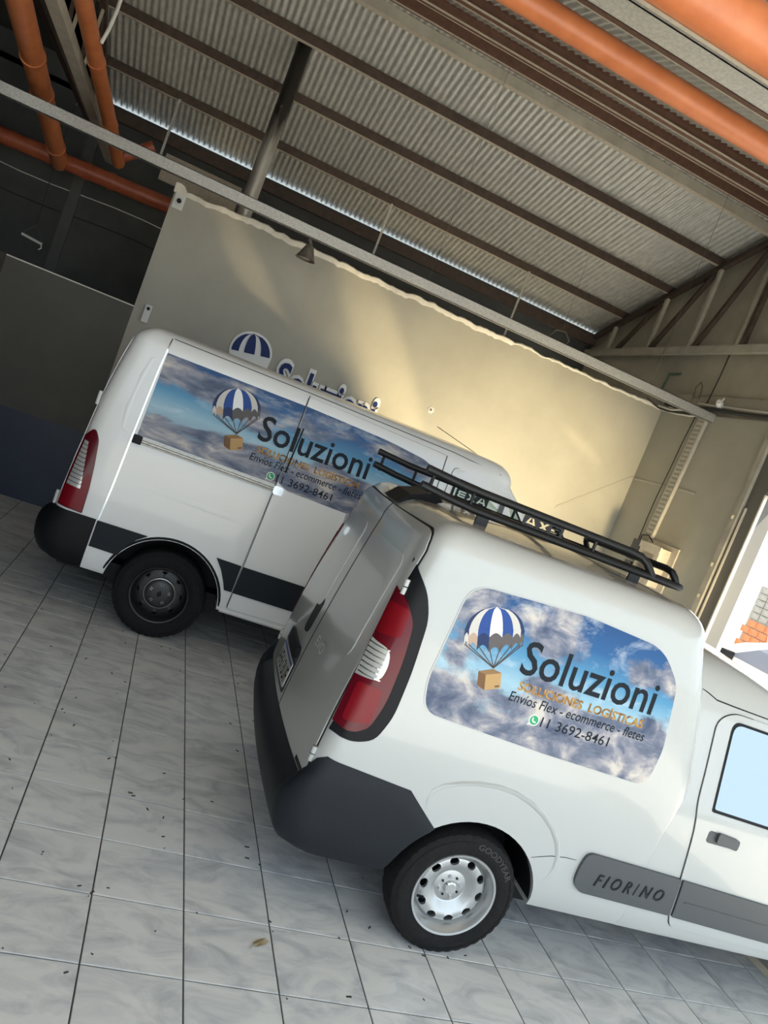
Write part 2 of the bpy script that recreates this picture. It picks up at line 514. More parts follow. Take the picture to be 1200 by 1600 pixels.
# ================================================================== THE SETTING
X0, X1 = -2.72, 5.05            # left wall face, right wall face
YB = 6.45                       # back (logo) wall face
XT = 3.42                       # where the tiles stop and the paved ramp starts
RIDGE = 5.40
def roof_z(y):                  # middle of the corrugated sheet
    return 7.95 - .33 * y if y >= RIDGE else 7.95 - .33 * RIDGE - .33 * (RIDGE - y)

# ---- floor: grout bed with one object per tile
floor = B().box(X0, XT, -7.0, YB, -.10, -.004).build('floor', GROUT)
tag(floor, kind='structure')
tile_cache = {}
def tile_mesh(w, d):
    k = (round(w, 3), round(d, 3))
    if k not in tile_cache:
        b = B(); e = .0025; g = .0030
        hw, hd = w / 2 - g, d / 2 - g
        ring = lambda i, z: [(-hw + i, -hd + i, z), (hw - i, -hd + i, z), (hw - i, hd - i, z), (-hw + i, hd - i, z)]
        b.grid([ring(0, -.006), ring(0, -.0012), ring(e, 0)], closed_u=True)
        n = len(b.v); b.f.append((n - 4, n - 3, n - 2, n - 1))
        tile_cache[k] = b.mesh('tile')
        tile_cache[k].materials.append(TILE)
    return tile_cache[k]
cells = []
for i in range(-8, 10):
    for j in range(-20, 18):
        x0, x1 = max(i * S, X0), min((i + 1) * S, XT)
        y0, y1 = max(j * S, -7.0), min((j + 1) * S, YB)
        if x1 - x0 < .02 or y1 - y0 < .02: continue
        c = Vector(((x0 + x1) / 2, (y0 + y1) / 2, 0))
        q = c - CAMP
        dz = q.dot(fwd)
        seen = dz > .3 and abs(q.dot(right) / dz) < .58 and abs(q.dot(down) / dz) < .75
        cells.append((0 if seen else 1, q.length, c, x1 - x0, y1 - y0))
cells.sort(key=lambda t: (t[0], t[1]))
for _, _, c, w, d in cells[:300]:
    o = link('tile', tile_mesh(w, d), None, floor)
    o.location = c
    o.rotation_euler = (random.uniform(-.0012, .0012), random.uniform(-.0012, .0012), 0)
rest = B()
for _, _, c, w, d in cells[300:]:
    g = .0022
    rest.box(c.x - w / 2 + g, c.x + w / 2 - g, c.y - d / 2 + g, c.y + d / 2 - g, -.006, 0)
tag(rest.build('tile_field', TILE, floor), kind='stuff')

# ---- paved ramp, street
ramp_o = B().box(XT, 9.0, -9.0, 4.6, -.14, -.012).build('driveway', PAVE)
tag(ramp_o, kind='structure')
tag(B().box(XT - .03, XT + .05, -7, 4.1, -.02, .004).build('trim_1', ALU), kind='structure')
tag(B().box(9.0, 30, -30, 40, -.30, -.13).build('street', ASPH), kind='structure')
tag(B().box(5.25, 9.0, 4.6, 40, -.2, -.02).build('sidewalk', PAVE), kind='structure')

# ---- back wall: tall logo part plus the low part on the left
wb = B()
poly = [(-1.41, 0), (X1 + .2, 0), (X1 + .2, 3.70), (-1.41, 3.70)]
wb.prism(poly, lambda u, v, d: (u, YB + d, v), 0, .15)
wall_back = wb.build('wall_back', WALLP)
tag(wall_back, kind='structure')
B().box(-1.41, X1, YB - .003, YB + .001, 0, .915).build('blue_dado', BLUEP, wall_back)
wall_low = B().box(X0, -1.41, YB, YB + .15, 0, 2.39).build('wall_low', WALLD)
tag(wall_low, kind='structure')
# pale line on top of the low wall
B().box(X0, -1.41, YB - .004, YB + .15, 2.385, 2.398).build('coping', PLASTER, wall_low)
B().box(X0, -1.41, YB - .003, YB + .001, 0, .915).build('blue_dado', BLUEP, wall_low)
# broken plaster along the top of the logo wall
xs = [-1.42 + k * .045 for k in range(int((X1 + 1.42) / .045) + 1)]
rnd = random.Random(3)
topz, lowz, out = [], [], []
h = 0
for k, x in enumerate(xs):
    h = .75 * h + rnd.uniform(-.016, .016)
    t = (x + 1.42) / 6.4
    thin = 1 if t < .66 else .45
    topz.append(3.735 + h * .8 + (.05 if x < -1.3 else 0))
    lowz.append(3.665 + .5 * h * thin + rnd.uniform(-.008, .008) + (.03 if t > .66 else 0))
    out.append(.010 + rnd.uniform(-.004, .006))
pe = B()
pe.grid([[(x, YB - .001, l) for x, l in zip(xs, lowz)], [(x, YB - o_, l + .012) for x, l, o_ in zip(xs, lowz, out)],
         [(x, YB - o_ * .8, t - .015) for x, t, o_ in zip(xs, topz, out)], [(x, YB + .02, t) for x, t in zip(xs, topz)],
         [(x, YB + .14, t - .01) for x, t in zip(xs, topz)], [(x, YB + .15, 3.69) for x in xs]])
pe.build('plaster_edge', PLASTER, wall_back, ang=50)
# filled chases in the plaster (pale ridges)
def chase(p, q, w, name='filled_chase', parent=wall_back, axis='y'):
    p = Vector(p); q = Vector(q); rows = []
    n = 14
    d = (q - p)
    for i in range(n + 1):
        c = p + d * i / n
        ww = w * (.6 + .5 * rnd.random())
        up = Vector((0, 0, 1))
        o_ = Vector((0, -1, 0)) if axis == 'y' else Vector((-1, 0, 0))
        rows.append([c + up * ww, c + up * ww * .4 + o_ * .007, c - up * ww * .4 + o_ * .008, c - up * ww])
    return B().grid(rows).build(name, WALLP, parent, ang=60)
chase((4.15, YB, 2.03), (5.03, YB, 2.77), .03)

# ---- right wall with the wide doorway
wr = B()
wr.box(X1, X1 + .2, 4.40, YB, 0, 3.70)
wall_right = wr.build('wall_right', WALLP)
tag(wall_right, kind='structure')
chase((X1, 6.42, 2.765), (X1, 5.66, 2.77), .02, parent=wall_right, axis='x')
chase((X1, 5.46, 2.775), (X1, 5.15, 2.77), .02, parent=wall_right, axis='x')
tag(B().box(X1 + .02, X1 + .2, -3.7, 4.40, 2.95, 3.72).build('wall_right_header', FRAME), kind='structure')
# gable wall above
prof = [(9.35, 3.6), (9.35, roof_z(9.35) - .03), (RIDGE, roof_z(RIDGE) - .03), (-.2, roof_z(-.2) - .03), (-3.7, roof_z(-.2)), (-3.7, 3.70), (YB, 3.70), (YB, 3.6)]
tag(B().prism(prof, lambda u, v, d: (X1 + .10 + d, u, v), 0, .2).build('wall_gable', CONCRETE), kind='structure')
# ragged ledge where the thin upper wall steps back
led = B()
rows = []
for k in range(60):
    y = 4.3 + k * .085
    hh = rnd.uniform(-.012, .012)
    rows.append([(X1 + .11, y, 3.96 + hh), (X1 + .055, y, 3.955 + hh), (X1 + .04, y, 3.91 + hh), (X1 + .04, y, 3.70)])
led.grid(rows).build('ledge', CONCRETE, wall_right, ang=50)

# ---- doorway jamb: steel guide rails of the roller door
dj = empty('door_1', (X1, 4.25, 0))
tag(dj, kind='structure')
B().box(-.01, .20, -.14, .16, 0, 3.72).build('jamb_column', FRAME, dj)
B().box(-.05, -.01, .07, .15, 0, 3.5).build('guide_rail', GREYST, dj)
B().box(-.03, -.008, .015, .032, 0, 2.75).build('aluminium_strip', ALU, dj)
B().box(-.018, .02, -.158, -.14, 0, 2.93).build('edge_strip', ALU, dj)
for z in (1.72, 2.08, 2.62): B().box(-.062, -.05, .09, .13, z - .02, z + .02).build('guide_bolt', CHROME, dj)
B().cyl((.1, -7.9, 3.05), (.1, -.17, 3.05), .14, 20).build('roller_drum', FRAME, dj, ang=40)

# ---- left wall and dark rooms behind
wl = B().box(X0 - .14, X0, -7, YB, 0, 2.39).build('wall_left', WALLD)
tag(wl, kind='structure')
B().box(X0 - .001, X0 + .003, -7, YB - .003, 0, .915).build('blue_dado', BLUEP, wl)
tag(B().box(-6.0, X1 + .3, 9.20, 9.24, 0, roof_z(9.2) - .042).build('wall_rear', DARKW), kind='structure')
tag(B().box(X0 - .14, X0 - .02, -3.7, 3.1, 2.39, 5.2).build('left_light_block', DARKW), kind='structure')  # unseen panel added to keep yard light out of the back room
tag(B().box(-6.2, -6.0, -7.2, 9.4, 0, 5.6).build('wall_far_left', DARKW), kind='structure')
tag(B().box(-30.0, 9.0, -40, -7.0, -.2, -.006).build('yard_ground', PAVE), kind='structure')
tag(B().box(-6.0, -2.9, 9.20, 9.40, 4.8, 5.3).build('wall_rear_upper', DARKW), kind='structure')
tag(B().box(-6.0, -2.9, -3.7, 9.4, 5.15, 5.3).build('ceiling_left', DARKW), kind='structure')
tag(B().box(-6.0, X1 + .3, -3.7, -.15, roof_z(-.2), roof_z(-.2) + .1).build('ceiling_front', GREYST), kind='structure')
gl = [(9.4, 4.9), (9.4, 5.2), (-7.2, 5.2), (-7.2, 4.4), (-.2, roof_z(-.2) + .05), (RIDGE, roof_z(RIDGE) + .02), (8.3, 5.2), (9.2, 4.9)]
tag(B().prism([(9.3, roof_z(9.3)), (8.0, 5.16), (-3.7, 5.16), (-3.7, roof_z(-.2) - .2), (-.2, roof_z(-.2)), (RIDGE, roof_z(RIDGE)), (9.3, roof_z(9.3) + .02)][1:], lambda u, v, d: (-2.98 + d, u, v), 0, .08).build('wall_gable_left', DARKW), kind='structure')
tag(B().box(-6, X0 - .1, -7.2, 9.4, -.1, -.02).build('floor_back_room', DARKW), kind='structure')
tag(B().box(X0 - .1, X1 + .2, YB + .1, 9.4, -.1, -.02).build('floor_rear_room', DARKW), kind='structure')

# ---- corrugated roof
P = .0762
nx = int((X1 + .35 + 2.90) / (P / 8))
rows_f, rows_b = [], []
for y in (9.42, 8.4, 7.4, 6.4, RIDGE): rows_f.append([( -2.90 + k * P / 8, y, roof_z(y) + .0095 * math.sin(2 * math.pi * k / 8)) for k in range(nx)])
for y in (RIDGE, 4.3, 2.6, 1.2, -.25): rows_b.append([( -2.90 + k * P / 8, y, (roof_z(y) if y < RIDGE else roof_z(RIDGE)) + .0095 * math.sin(2 * math.pi * k / 8)) for k in range(nx)])
rf = B().grid(rows_f)
rf.grid(rows_b)
ceiling = rf.build('ceiling', SHEET, None, ang=60, fix=False)
tag(ceiling, kind='structure')
B().prism([(RIDGE - .28, roof_z(RIDGE - .28) + .03), (RIDGE, roof_z(RIDGE) + .05), (RIDGE + .28, roof_z(RIDGE + .28) + .03), (RIDGE, roof_z(RIDGE) + .06)], lambda u, v, d: (d, u, v), -2.9, X1 + .3).build('ridge_cap', GALV, ceiling)

# ---- purlins (C sections along x)
def purlin(y, label, web=BROWN, flange=CREAM, h=.105, w=.05, back=False, x0=-2.9, x1=5.12):
    zt = roof_z(y) - .012
    b = B()
    s = -1 if back else 1
    b.box(x0, x1, y - .004, y + .004, zt - h, zt)
    b.box(x0, x1, min(y, y + s * w), max(y, y + s * w), zt - .005, zt)
    o = b.build('roof_purlin', web)
    B().box(x0, x1, min(y - .004, y + s * w), max(y + .004, y + s * w), zt - h - .006, zt - h).build('lower_flange', flange, o)
    B().box(x0, x1, y + s * w - .003, y + s * w + .003, zt - h, zt - h + .018).build('flange_lip', CREAM, o)
    if flange is BROWN: B().box(x0, x1, y - .006, y + .006, zt - h - .008, zt - h + .002).build('flange_lip', CREAM, o)
    tag(o, label, 'beam', 'roof purlins')
    return o
purlin(8.38, 'brown roof purlin nearest the bright slits at the eave', BROWND)
purlin(7.42, 'brown roof purlin crossing behind the upper half of the flue pipe', BROWND)
purlin(6.52, 'brown roof purlin just above the top of the flue pipe', BROWND)
purlin(5.71, 'wide grey roof purlin just before the ridge', GREYST, CREAM, .105, .07)
purlin(5.51, 'brown roof purlin on the far side of the ridge gap', BROWN, BROWN, .11, .03)
purlin(5.27, 'brown roof purlin on the near side of the ridge gap', BROWN, BROWN, .11, .03, back=True)
purlin(4.40, 'brown roof purlin between the ridge and the orange overhead pipe', BROWN, BROWN, .115, .05, back=True)
purlin(3.45, 'brown roof purlin hidden partly above the orange overhead pipe', BROWN, BROWN, .115, .05, back=True)
purlin(2.5, 'brown roof purlin above the galvanised gutter', BROWN, BROWN, .115, .05, back=True)
tag(B().box(-2.9, 5.1, 9.02, 9.10, roof_z(9.06) - .30, roof_z(9.06) - .16).build('eave_beam', BROWND), 'dark eave beam under the row of bright slits', 'beam')

# ---- trusses
def truss(x, label, chord, chord2, web_l, web_d, lower_z, thin=False):
    t = empty('roof_truss', (x, 0, 0))
    def mem(name, y0, z0, y1, z1, w, d, mt):
        B().beam((0, y0, z0), (0, y1, z1), w, d, up=(1, 0, 0)).build(name, mt, t)
    rz = lambda y: roof_z(y) - .17
    mem('top_chord', 9.1, rz(9.1), RIDGE, rz(RIDGE), .07, .07, chord)
    mem('top_chord', RIDGE, rz(RIDGE), .3, rz(.3), .07, .07, chord)
    mem('bottom_chord', 9.15, lower_z, -.1, lower_z, .10, .06, chord2)
    k = .6 if thin else 1
    ys = [8.50, 7.40, 6.45, 5.53, 4.4, 3.4, 2.4]
    for y in ys: mem('vertical', y, lower_z + .05, y, rz(y), .05 * k, .05 * k, web_l)
    for a, c in ((8.22, 7.48), (7.33, 6.54), (6.35, 5.60), (5.45, 5.40), (4.5, 5.2), (3.5, 4.3), (2.5, 3.3)):
        mem('diagonal', a, lower_z + .05, c, rz(c) - .03, .055 * k, .055 * k, web_d)
    tag(t, label, 'truss', 'roof trusses')
    return t
truss(5.06, 'dusty steel roof truss along the right gable wall', BROWND, GREYST, GREYST, BROWND, 4.53)
truss(-2.80, 'dark roof truss with thin pale rods at the left edge of the roof', BROWND, BROWND, CREAM, BROWND, 4.42, thin=True)
# ================================================================== VANS
class Body:
    """closed shell made of horizontal rounded-rectangle rings; y<0 is the side that faces the camera"""
    def __init__(s, levels):
        # level: (z, half width, x rear, x front, rear radius, front radius, rear bulge, front bulge)
        s.L = levels
        s.zs = [l[0] for l in levels]
    def at(s, z):
        L = s.L
        if z <= L[0][0]: return L[0][1:]
        for a, b in zip(L, L[1:]):
            if z <= b[0]:
                t = (z - a[0]) / (b[0] - a[0]) if b[0] > a[0] else 1
                return tuple(p + (q - p) * t for p, q in zip(a[1:], b[1:]))
        return L[-1][1:]
    def pside(s, x, z):
        w, xr, xf, rr, rf, br, bf = s.at(z)
        if x < xr + rr:                         # round the rear corner by arc length
            a = min((xr + rr - x) / rr, math.pi / 2)
            over = (xr + rr - x) - rr * math.pi / 2
            px, py = xr + rr - rr * math.sin(a), -(w - rr) - rr * math.cos(a)
            if over > 0:
                py += over; yb = w - rr; px = xr - br * (1 - (py / yb) ** 2)
            return Vector((px, py, z))
        if x > xf - rf:
            a = min((x - xf + rf) / rf, math.pi / 2)
            over = (x - xf + rf) - rf * math.pi / 2
            px, py = xf - rf + rf * math.sin(a), -(w - rf) - rf * math.cos(a)
            if over > 0:
                py += over; yb = w - rf; px = xf + bf * (1 - (py / yb) ** 2)
            return Vector((px, py, z))
        return Vector((x, -w, z))
    def _off(s, fn, u, z, off):
        p = fn(u, z)
        e = .004
        du = fn(u + e, z) - fn(u - e, z)
        z0 = z - e; z1 = z + e
        dz = fn(u, z1) - fn(u, z0)
        n = du.cross(dz)
        if n.length < 1e-12: n = Vector((0, -1, 0))
        n.normalize()
        return p + n * off
    def side(s, x, z, off=0.0): return s._off(s.pside, x, z, off)
    def prear(s, y, z):
        """rear surface, y may run round both corners"""
        w, xr, xf, rr, rf, br, bf = s.at(z)
        yb = w - rr
        ay = abs(y); sg = -1 if y < 0 else 1
        if ay <= yb: return Vector((xr - br * (1 - (y / yb) ** 2), y, z))
        a = (ay - yb) / rr
        if a <= math.pi / 2: return Vector((xr + rr - rr * math.cos(a), sg * (yb + rr * math.sin(a)), z))
        return Vector((xr + rr + (ay - yb - rr * math.pi / 2), sg * w, z))
    def rear(s, y, z, off=0.0):
        p = s.prear(y, z); e = .004
        dy = s.prear(y + e, z) - s.prear(y - e, z)
        dz = s.prear(y, z + e) - s.prear(y, z - e)
        n = dz.cross(dy); n.normalize()
        return p + n * off
    def mirror(s, fn):
        def g(u, z, off=0.0):
            p = fn(u, z, off); return Vector((p.x, -p.y, p.z))
        return g
    def mesh(s, name, nside=14, ang=40):
        rows = []
        for z in s.zs:
            w, xr, xf, rr, rf, br, bf = s.at(z)
            half = []
            yb = w - rr
            for k in range(6): 
                y = -yb * k / 6
                half.append((xr - br * (1 - (y / yb) ** 2) if yb > 0 else xr, y))
            for k in range(8):
                a = math.pi / 2 * k / 7
                half.append((xr + rr - rr * math.cos(a), -(w - rr) - rr * math.sin(a)))
            xa, xb = xr + rr, xf - rf
            for k in range(1, nside): half.append((xa + (xb - xa) * k / nside, -w))
            for k in range(8):
                a = math.pi / 2 * k / 7
                half.append((xf - rf + rf * math.sin(a), -(w - rf) - rf * math.cos(a)))
            yf = w - rf
            for k in range(1, 7):
                y = -yf * (1 - k / 6)
                half.append((xf + bf * (1 - (y / yf) ** 2) if yf > 0 else xf, y))
            full = half + [(x, -y) for x, y in reversed(half[1:-1])]
            rows.append([(x, y, z) for x, y in full])
        b = B(); b.grid(rows, closed_u=True)
        n = len(rows[0])
        b.f.append(tuple(reversed(range(n))))
        m_ = len(b.v) - n
        b.f.append(tuple(m_ + k for k in range(n)))
        return b.mesh(name, ang)

def roof_levels(base, zr, hr, R_, zc, n=8, m=5, xstretch=1.0):
    """append corner rounding (radius R_, height hr from zr) and a crown up to zc"""
    z, w, xr, xf, rr, rf, br, bf = base
    out = []
    for k in range(1, n + 1):
        a = math.pi / 2 * k / n
        d = R_ * (1 - math.cos(a))
        out.append((zr + hr * math.sin(a), w - d, xr + d * xstretch, xf - d * xstretch, max(rr - d * .5, .03), max(rf - d * .5, .03), br, bf))
    z, w, xr, xf, rr, rf, br, bf = out[-1]
    for k in range(1, m + 1):
        t = k / m
        d = (w - .03) * t
        f = 1 - t
        out.append((z + (zc - z) * (1 - f * f), w - d, xr + d * .9, xf - d * .9, max(min(rr, (w - d) * .9), .01), max(min(rf, (w - d) * .9), .01), br * f, bf * f))
    return out

def put(me, name, mt, parent, ang=35):
    if ang is not None: smooth(me, ang)
    return link(name, me, mt, parent)

def art(van, body, sxf, sky, x0, zb, L, off, frame, group_prefix):
    """the printed advertisement: sky sheet(s) are made by the caller; this adds balloon and words"""
    fn = body.side
    cv = body.zs
    def P(u, v): return (x0 + u * L, zb + v * L)
    def flat(poly, name, mt, k, parent):
        return put(patch([P(*p) for p in poly], fn, off + k * .0004, 0, (), cv), name, mt, parent, None)
    def txt(s, u0, u1, base, cap, mt, name, parent, k=2, **kw):
        bm = fit_text(s, *(P(u0, 0)[0], P(u1, 0)[0]), P(0, base)[1], cap * L, **kw)
        for q in split_words(bm, cap * L * .26):
            put(_lay(q, fn, off + k * .0004, 0, (), cv, name=name), name, mt, parent, None)
    par = frame
    # words
    txt('Soluzioni', 0.0, 1.0, 0.0, .205, TEXTK, 'headline_lettering', par, bold=.012)
    txt('SOLUCIONES  LOGÍSTICAS', .035, .972, -.103, .052, GOLD, 'gold_lettering', par, bold=.03)
    txt('Envíos Flex - ecommerce - fletes', 0.0, 1.012, -.182, .060, TEXTK, 'service_lettering', par, bold=.004, shear=.12)
    txt('11 3692-8461', .268, .775, -.283, .062, TEXTK, 'phone_lettering', par, bold=.004)
    # messenger bubble
    ci = [(.218 + .036 * math.cos(a), -.256 + .036 * math.sin(a)) for a in [2 * math.pi * k / 24 for k in range(24)]]
    ci2 = [(.218 + .030 * math.cos(a), -.256 + .030 * math.sin(a)) for a in [2 * math.pi * k / 24 for k in range(24)]]
    o = flat(ci, 'chat_icon', PRINTW, 1, par)
    flat([(.180, -.296), (.212, -.288), (.190, -.268)], 'icon_tail', PRINTW, 1, par)
    flat(ci2, 'icon_disc', PRINTG, 2, par)
    hs = []
    for k in range(9):
        a = R(150 + 150 * k / 8); hs.append((.224 + .022 * math.cos(a), -.250 + .022 * math.sin(a)))
    for k in range(9):
        a = R(300 - 150 * k / 8); hs.append((.224 + .013 * math.cos(a), -.250 + .013 * math.sin(a)))
    flat(hs, 'handset', PRINTW, 3, par)
    # balloon (parachute) in its own tilted frame
    cxx, czz, th = -.245, .205, R(16)
    def Q(a, c):            # a across, c up
        return (cxx + a * math.cos(th) - c * math.sin(th), czz + a * math.sin(th) + c * math.cos(th))
    rx, top, rim = .195, .135, -.035
    gores = [-1.0, -.86, -.56, -.17, .26, .62, .88, 1.0]
    colsT = [PRINTBD, PRINTC, PRINTB, PRINTW, PRINTB, PRINTC, PRINTBD]
    colsB = [PRINTC, PRINTT, PRINTBD, PRINTS, PRINTS, PRINTS, PRINTS]
    def arcx(g, t):         # t 0 at rim .. 1 at crown
        return g * rx * math.sqrt(max(0, 1 - t ** 2.2))
    def yy(t): return rim + (top - rim) * t
    for i in range(7):
        g0, g1 = gores[i], gores[i + 1]
        tt = [k / 10 for k in range(11)]
        poly = [Q(arcx(g0, t), yy(t)) for t in tt] + [Q(arcx(g1, t), yy(t)) for t in reversed(tt)][1:]
        o = flat(poly, 'canopy_gore', colsT[i], 1, par)
        # scalloped inner lining below the rim
        dep = .125 - .05 * abs((g0 + g1) / 2)
        sc = [Q(g0 * rx + (g1 - g0) * rx * k / 8, rim - dep * .80 - .012 + .034 * math.sin(math.pi * k / 8)) for k in range(9)]
        poly = [Q(g1 * rx, rim + .03), Q(g0 * rx, rim + .03)] + sc
        flat(poly, 'canopy_lining', colsB[i], 2, par)
        ov = [Q(g0 * rx + (g1 - g0) * rx * k / 8, rim - .016 + .026 * math.sin(math.pi * k / 8)) for k in range(9)]
        flat([Q(g1 * rx, rim + .035), Q(g0 * rx, rim + .035)] + ov, 'canopy_rim', colsT[i], 3, par)
    bx, bz = -.158, -.095    # box centre
    kn = (bx - .01, bz + .072)
    for g in gores:
        a = Q(g * rx * .98, rim - .06)
        d = Vector((kn[0] - a[0], kn[1] - a[1])); nrm = Vector((-d.y, d.x)).normalized() * .0028
        flat([(a[0] + nrm.x, a[1] + nrm.y), (a[0] - nrm.x, a[1] - nrm.y), (kn[0] - nrm.x, kn[1] - nrm.y), (kn[0] + nrm.x, kn[1] + nrm.y)], 'cord', PRINTL, 4, par)
    def Bq(a, c): return (bx + a * math.cos(th) - c * math.sin(th), bz + a * math.sin(th) + c * math.cos(th))
    bxo = flat([Bq(-.085, -.035), Bq(-.035, -.066), Bq(-.035, .030), Bq(-.085, .052)], 'carton_side', PRINTBOX2, 1, par)
    flat([Bq(-.035, -.066), Bq(.068, -.055), Bq(.068, .040), Bq(-.035, .030)], 'carton_front', PRINTBOX, 1, par)
    flat([Bq(-.085, .052), Bq(-.035, .030), Bq(.068, .040), Bq(.010, .066)], 'carton_top', PRINTBOX3, 1, par)
    flat([Bq(.030, -.050), Bq(.060, -.046), Bq(.060, -.034), Bq(.030, -.038)], 'carton_mark', PRINTBOX2, 2, par)

def wheel(parent, x, y, r, rim_r, width, kind, sgn=-1):
    """wheel as a thing's part group: empty-less, built around local Y, face towards sgn*y"""
    o = (0, 0, 0)
    hw = width / 2
    f = -1.0                                # face side in local y
    nseg = 120
    # tyre
    prof = [(rim_r - .004, -hw * .86), (rim_r + .012, -hw * .98), (r * .80, -hw * 1.04), (r * .90, -hw * 1.0), (r * .965, -hw * .86), (r * .99, -hw * .66), (r, -hw * .40)]
    prof2 = prof + [(r, hw * .4)] + [(a, -b_) for a, b_ in reversed(prof[:-1])]
    rows = []
    for q, (rr, yy_) in enumerate(prof2):
        row = []
        sh = abs(yy_) / hw
        for k in range(nseg):
            a = 2 * math.pi * k / nseg
            g = rr
            if rr > r * .955 and sh > .5 and sh < .9 and k % 3 == 0: g = rr - .004
            if rr > r * .995 and k % 3 == 0: g = rr - .001
            row.append((g * math.cos(a), yy_, g * math.sin(a)))
        rows.append(row)
    tb = B(); tb.grid(rows, closed_u=True)
    ty = tb.build('tyre', RUBBER, parent, ang=32)
    # rings moulded on the sidewall
    B().lathe([(r * .875, -hw * 1.03), (r * .882, -hw * 1.045), (r * .889, -hw * 1.025)], n=80).build('sidewall_ring', RUBBER, ty, ang=40)
    tyre_parts = [ty]
    # rim barrel
    m_ = SILVER if kind == 'silver' else DARKRIM
    rp = [(rim_r - .002, -hw * .80), (rim_r + .006, -hw * .92), (rim_r + .004, -hw * 1.0), (rim_r - .006, -hw * .98), (rim_r - .012, -hw * .80), (rim_r - .022, -hw * .66), (rim_r - .026, -hw * .25), (rim_r - .034, hw * .2), (rim_r - .034, hw * .8)]
    rim = B().lathe(rp, n=72).build('wheel_rim', m_, parent, ang=40)
    # disc with holes
    if kind == 'silver':
        front = [(rim_r - .026, -hw * .30), (rim_r - .040, -hw * .50), (rim_r - .062, -hw * .56), (rim_r - .088, -hw * .46), (.082, -hw * .20), (.074, -hw * .16), (.060, -hw * .20), (.034, -hw * .24), (.0302, -hw * .24)]
    else:
        front = [(rim_r - .026, -hw * .20), (rim_r - .060, -hw * .32), (.10, -hw * .30), (.06, -hw * .28), (.0302, -hw * .28)]
    back = [(a, b_ + .014) for a, b_ in reversed(front)]
    dm = B(); dm.lathe(front + back, n=72, closed=True)
    me = dm.mesh('disc')
    cuts = []
    nh = 10 if kind == 'silver' else 8
    for k in range(nh):
        a = 2 * math.pi * (k + .35) / nh
        rc = rim_r - .052
        c = B(); n_ = 14
        ra, rb = (.0165, .0225) if kind == 'silver' else (.010, .018)
        rws = []
        for yy_ in (-.2, .2):
            rws.append([((rc + ra * math.cos(t)) * math.cos(a) - rb * math.sin(t) * math.sin(a), yy_, (rc + ra * math.cos(t)) * math.sin(a) + rb * math.sin(t) * math.cos(a)) for t in [2 * math.pi * q / n_ for q in range(n_)]])
        c.grid(rws, closed_u=True)
        c.f.append(tuple(reversed(range(n_)))); c.f.append(tuple(n_ + q for q in range(n_)))
        cuts.append(c.mesh('cut'))
    me = boolean(me, cuts, ang=35)
    disc = put(me, 'wheel_disc', m_, parent, 35)
    B().lathe([(.0, hw * .3), (rim_r - .03, hw * .3)], n=48).build('brake_drum', BLACKP, parent)
    if kind == 'silver':
        B().lathe([(0, -hw * .44), (.022, -hw * .44), (.027, -hw * .40), (.030, -hw * .22)], n=28).build('centre_cap', CHROME, parent, ang=35)
        for k in range(4):
            a = math.pi / 2 * k + .62
            px, pz = .049 * math.cos(a), .049 * math.sin(a)
            B().cyl((px, -hw * .18, pz), (px, -hw * .38, pz), .0095, 8, r2=.008).build('wheel_bolt', CHROME, parent, ang=30)
            a += .785; px, pz = .047 * math.cos(a), .047 * math.sin(a)
            B().cyl((px, -hw * .2, pz), (px, -hw * .265, pz), .0055, 10).build('disc_hole', SEAM, parent)
        B().cyl(((rim_r - .03) * math.cos(3.75), -hw * .6, (rim_r - .03) * math.sin(3.75)), ((rim_r - .055) * math.cos(3.75), -hw * .8, (rim_r - .055) * math.sin(3.75)), .006, 8).build('air_valve', BLACKP, parent)
    else:
        cap = B().lathe([(0, -hw * .66), (.045, -hw * .655), (.085, -hw * .62), (.108, -hw * .54), (.118, -hw * .42), (.120, -hw * .25)], n=48).build('hub_cap', CAPGREY, parent, ang=35)
        B().lathe([(.112, -hw * .49), (.117, -hw * .475), (.1185, -hw * .445)], n=48).build('cap_ring', SILVER, parent, ang=40)
        # diamond emblem
        B().prism([(0, .030), (.020, 0), (0, -.030), (-.020, 0)], lambda u, v, d: (u, d, v), -hw * .68, -hw * .64).build('diamond_emblem', BLACKP, parent)
        for k in range(5):
            a = .5 + 2 * math.pi * k / 5
            for s_ in (-.06, .06):
                c_, n_ = math.cos(a + s_ * 1.6), math.sin(a + s_ * 1.6)
                B().beam((.062 * c_, -hw * .648, .062 * n_), (.082 * c_, -hw * .63, .082 * n_), .004, .004).build('cap_rib', SILVER, parent)

def van_wheel(van, x, y, r, rim_r, width, kind, name, left=False, rot=0.0):
    """a part 'wheel' of the van: tyre is the parent mesh"""
    holder = bpy.data.objects.new('tmp', None)
    COL.objects.link(holder)
    wheel(holder, x, y, r, rim_r, width, kind)
    kids = list(holder.children)
    tyre = [k for k in kids if k.name.startswith('tyre')][0]
    tyre.parent = van
    tyre.name = name
    tyre.location = (x, y, r - .004)
    tyre.rotation_euler = (0, rot, math.pi if left else 0)
    for k in kids:
        if k is not tyre: k.parent = tyre
    for k in list(tyre.children):
        for g in list(k.children):
            pass
    bpy.data.objects.remove(holder)
    return tyre

def arch_cut(x, z, r, y0, y1, zlow):
    """cutter: circle joined down to below the sill"""
    poly = [(x + r * math.cos(a), z + r * math.sin(a)) for a in [math.pi * k / 28 for k in range(29)]]
    poly = [(x + r * .985, zlow)] + poly + [(x - r * .985, zlow)]
    return B().prism(poly, lambda u, v, d: (u, d, v), y0, y1).mesh('cut')

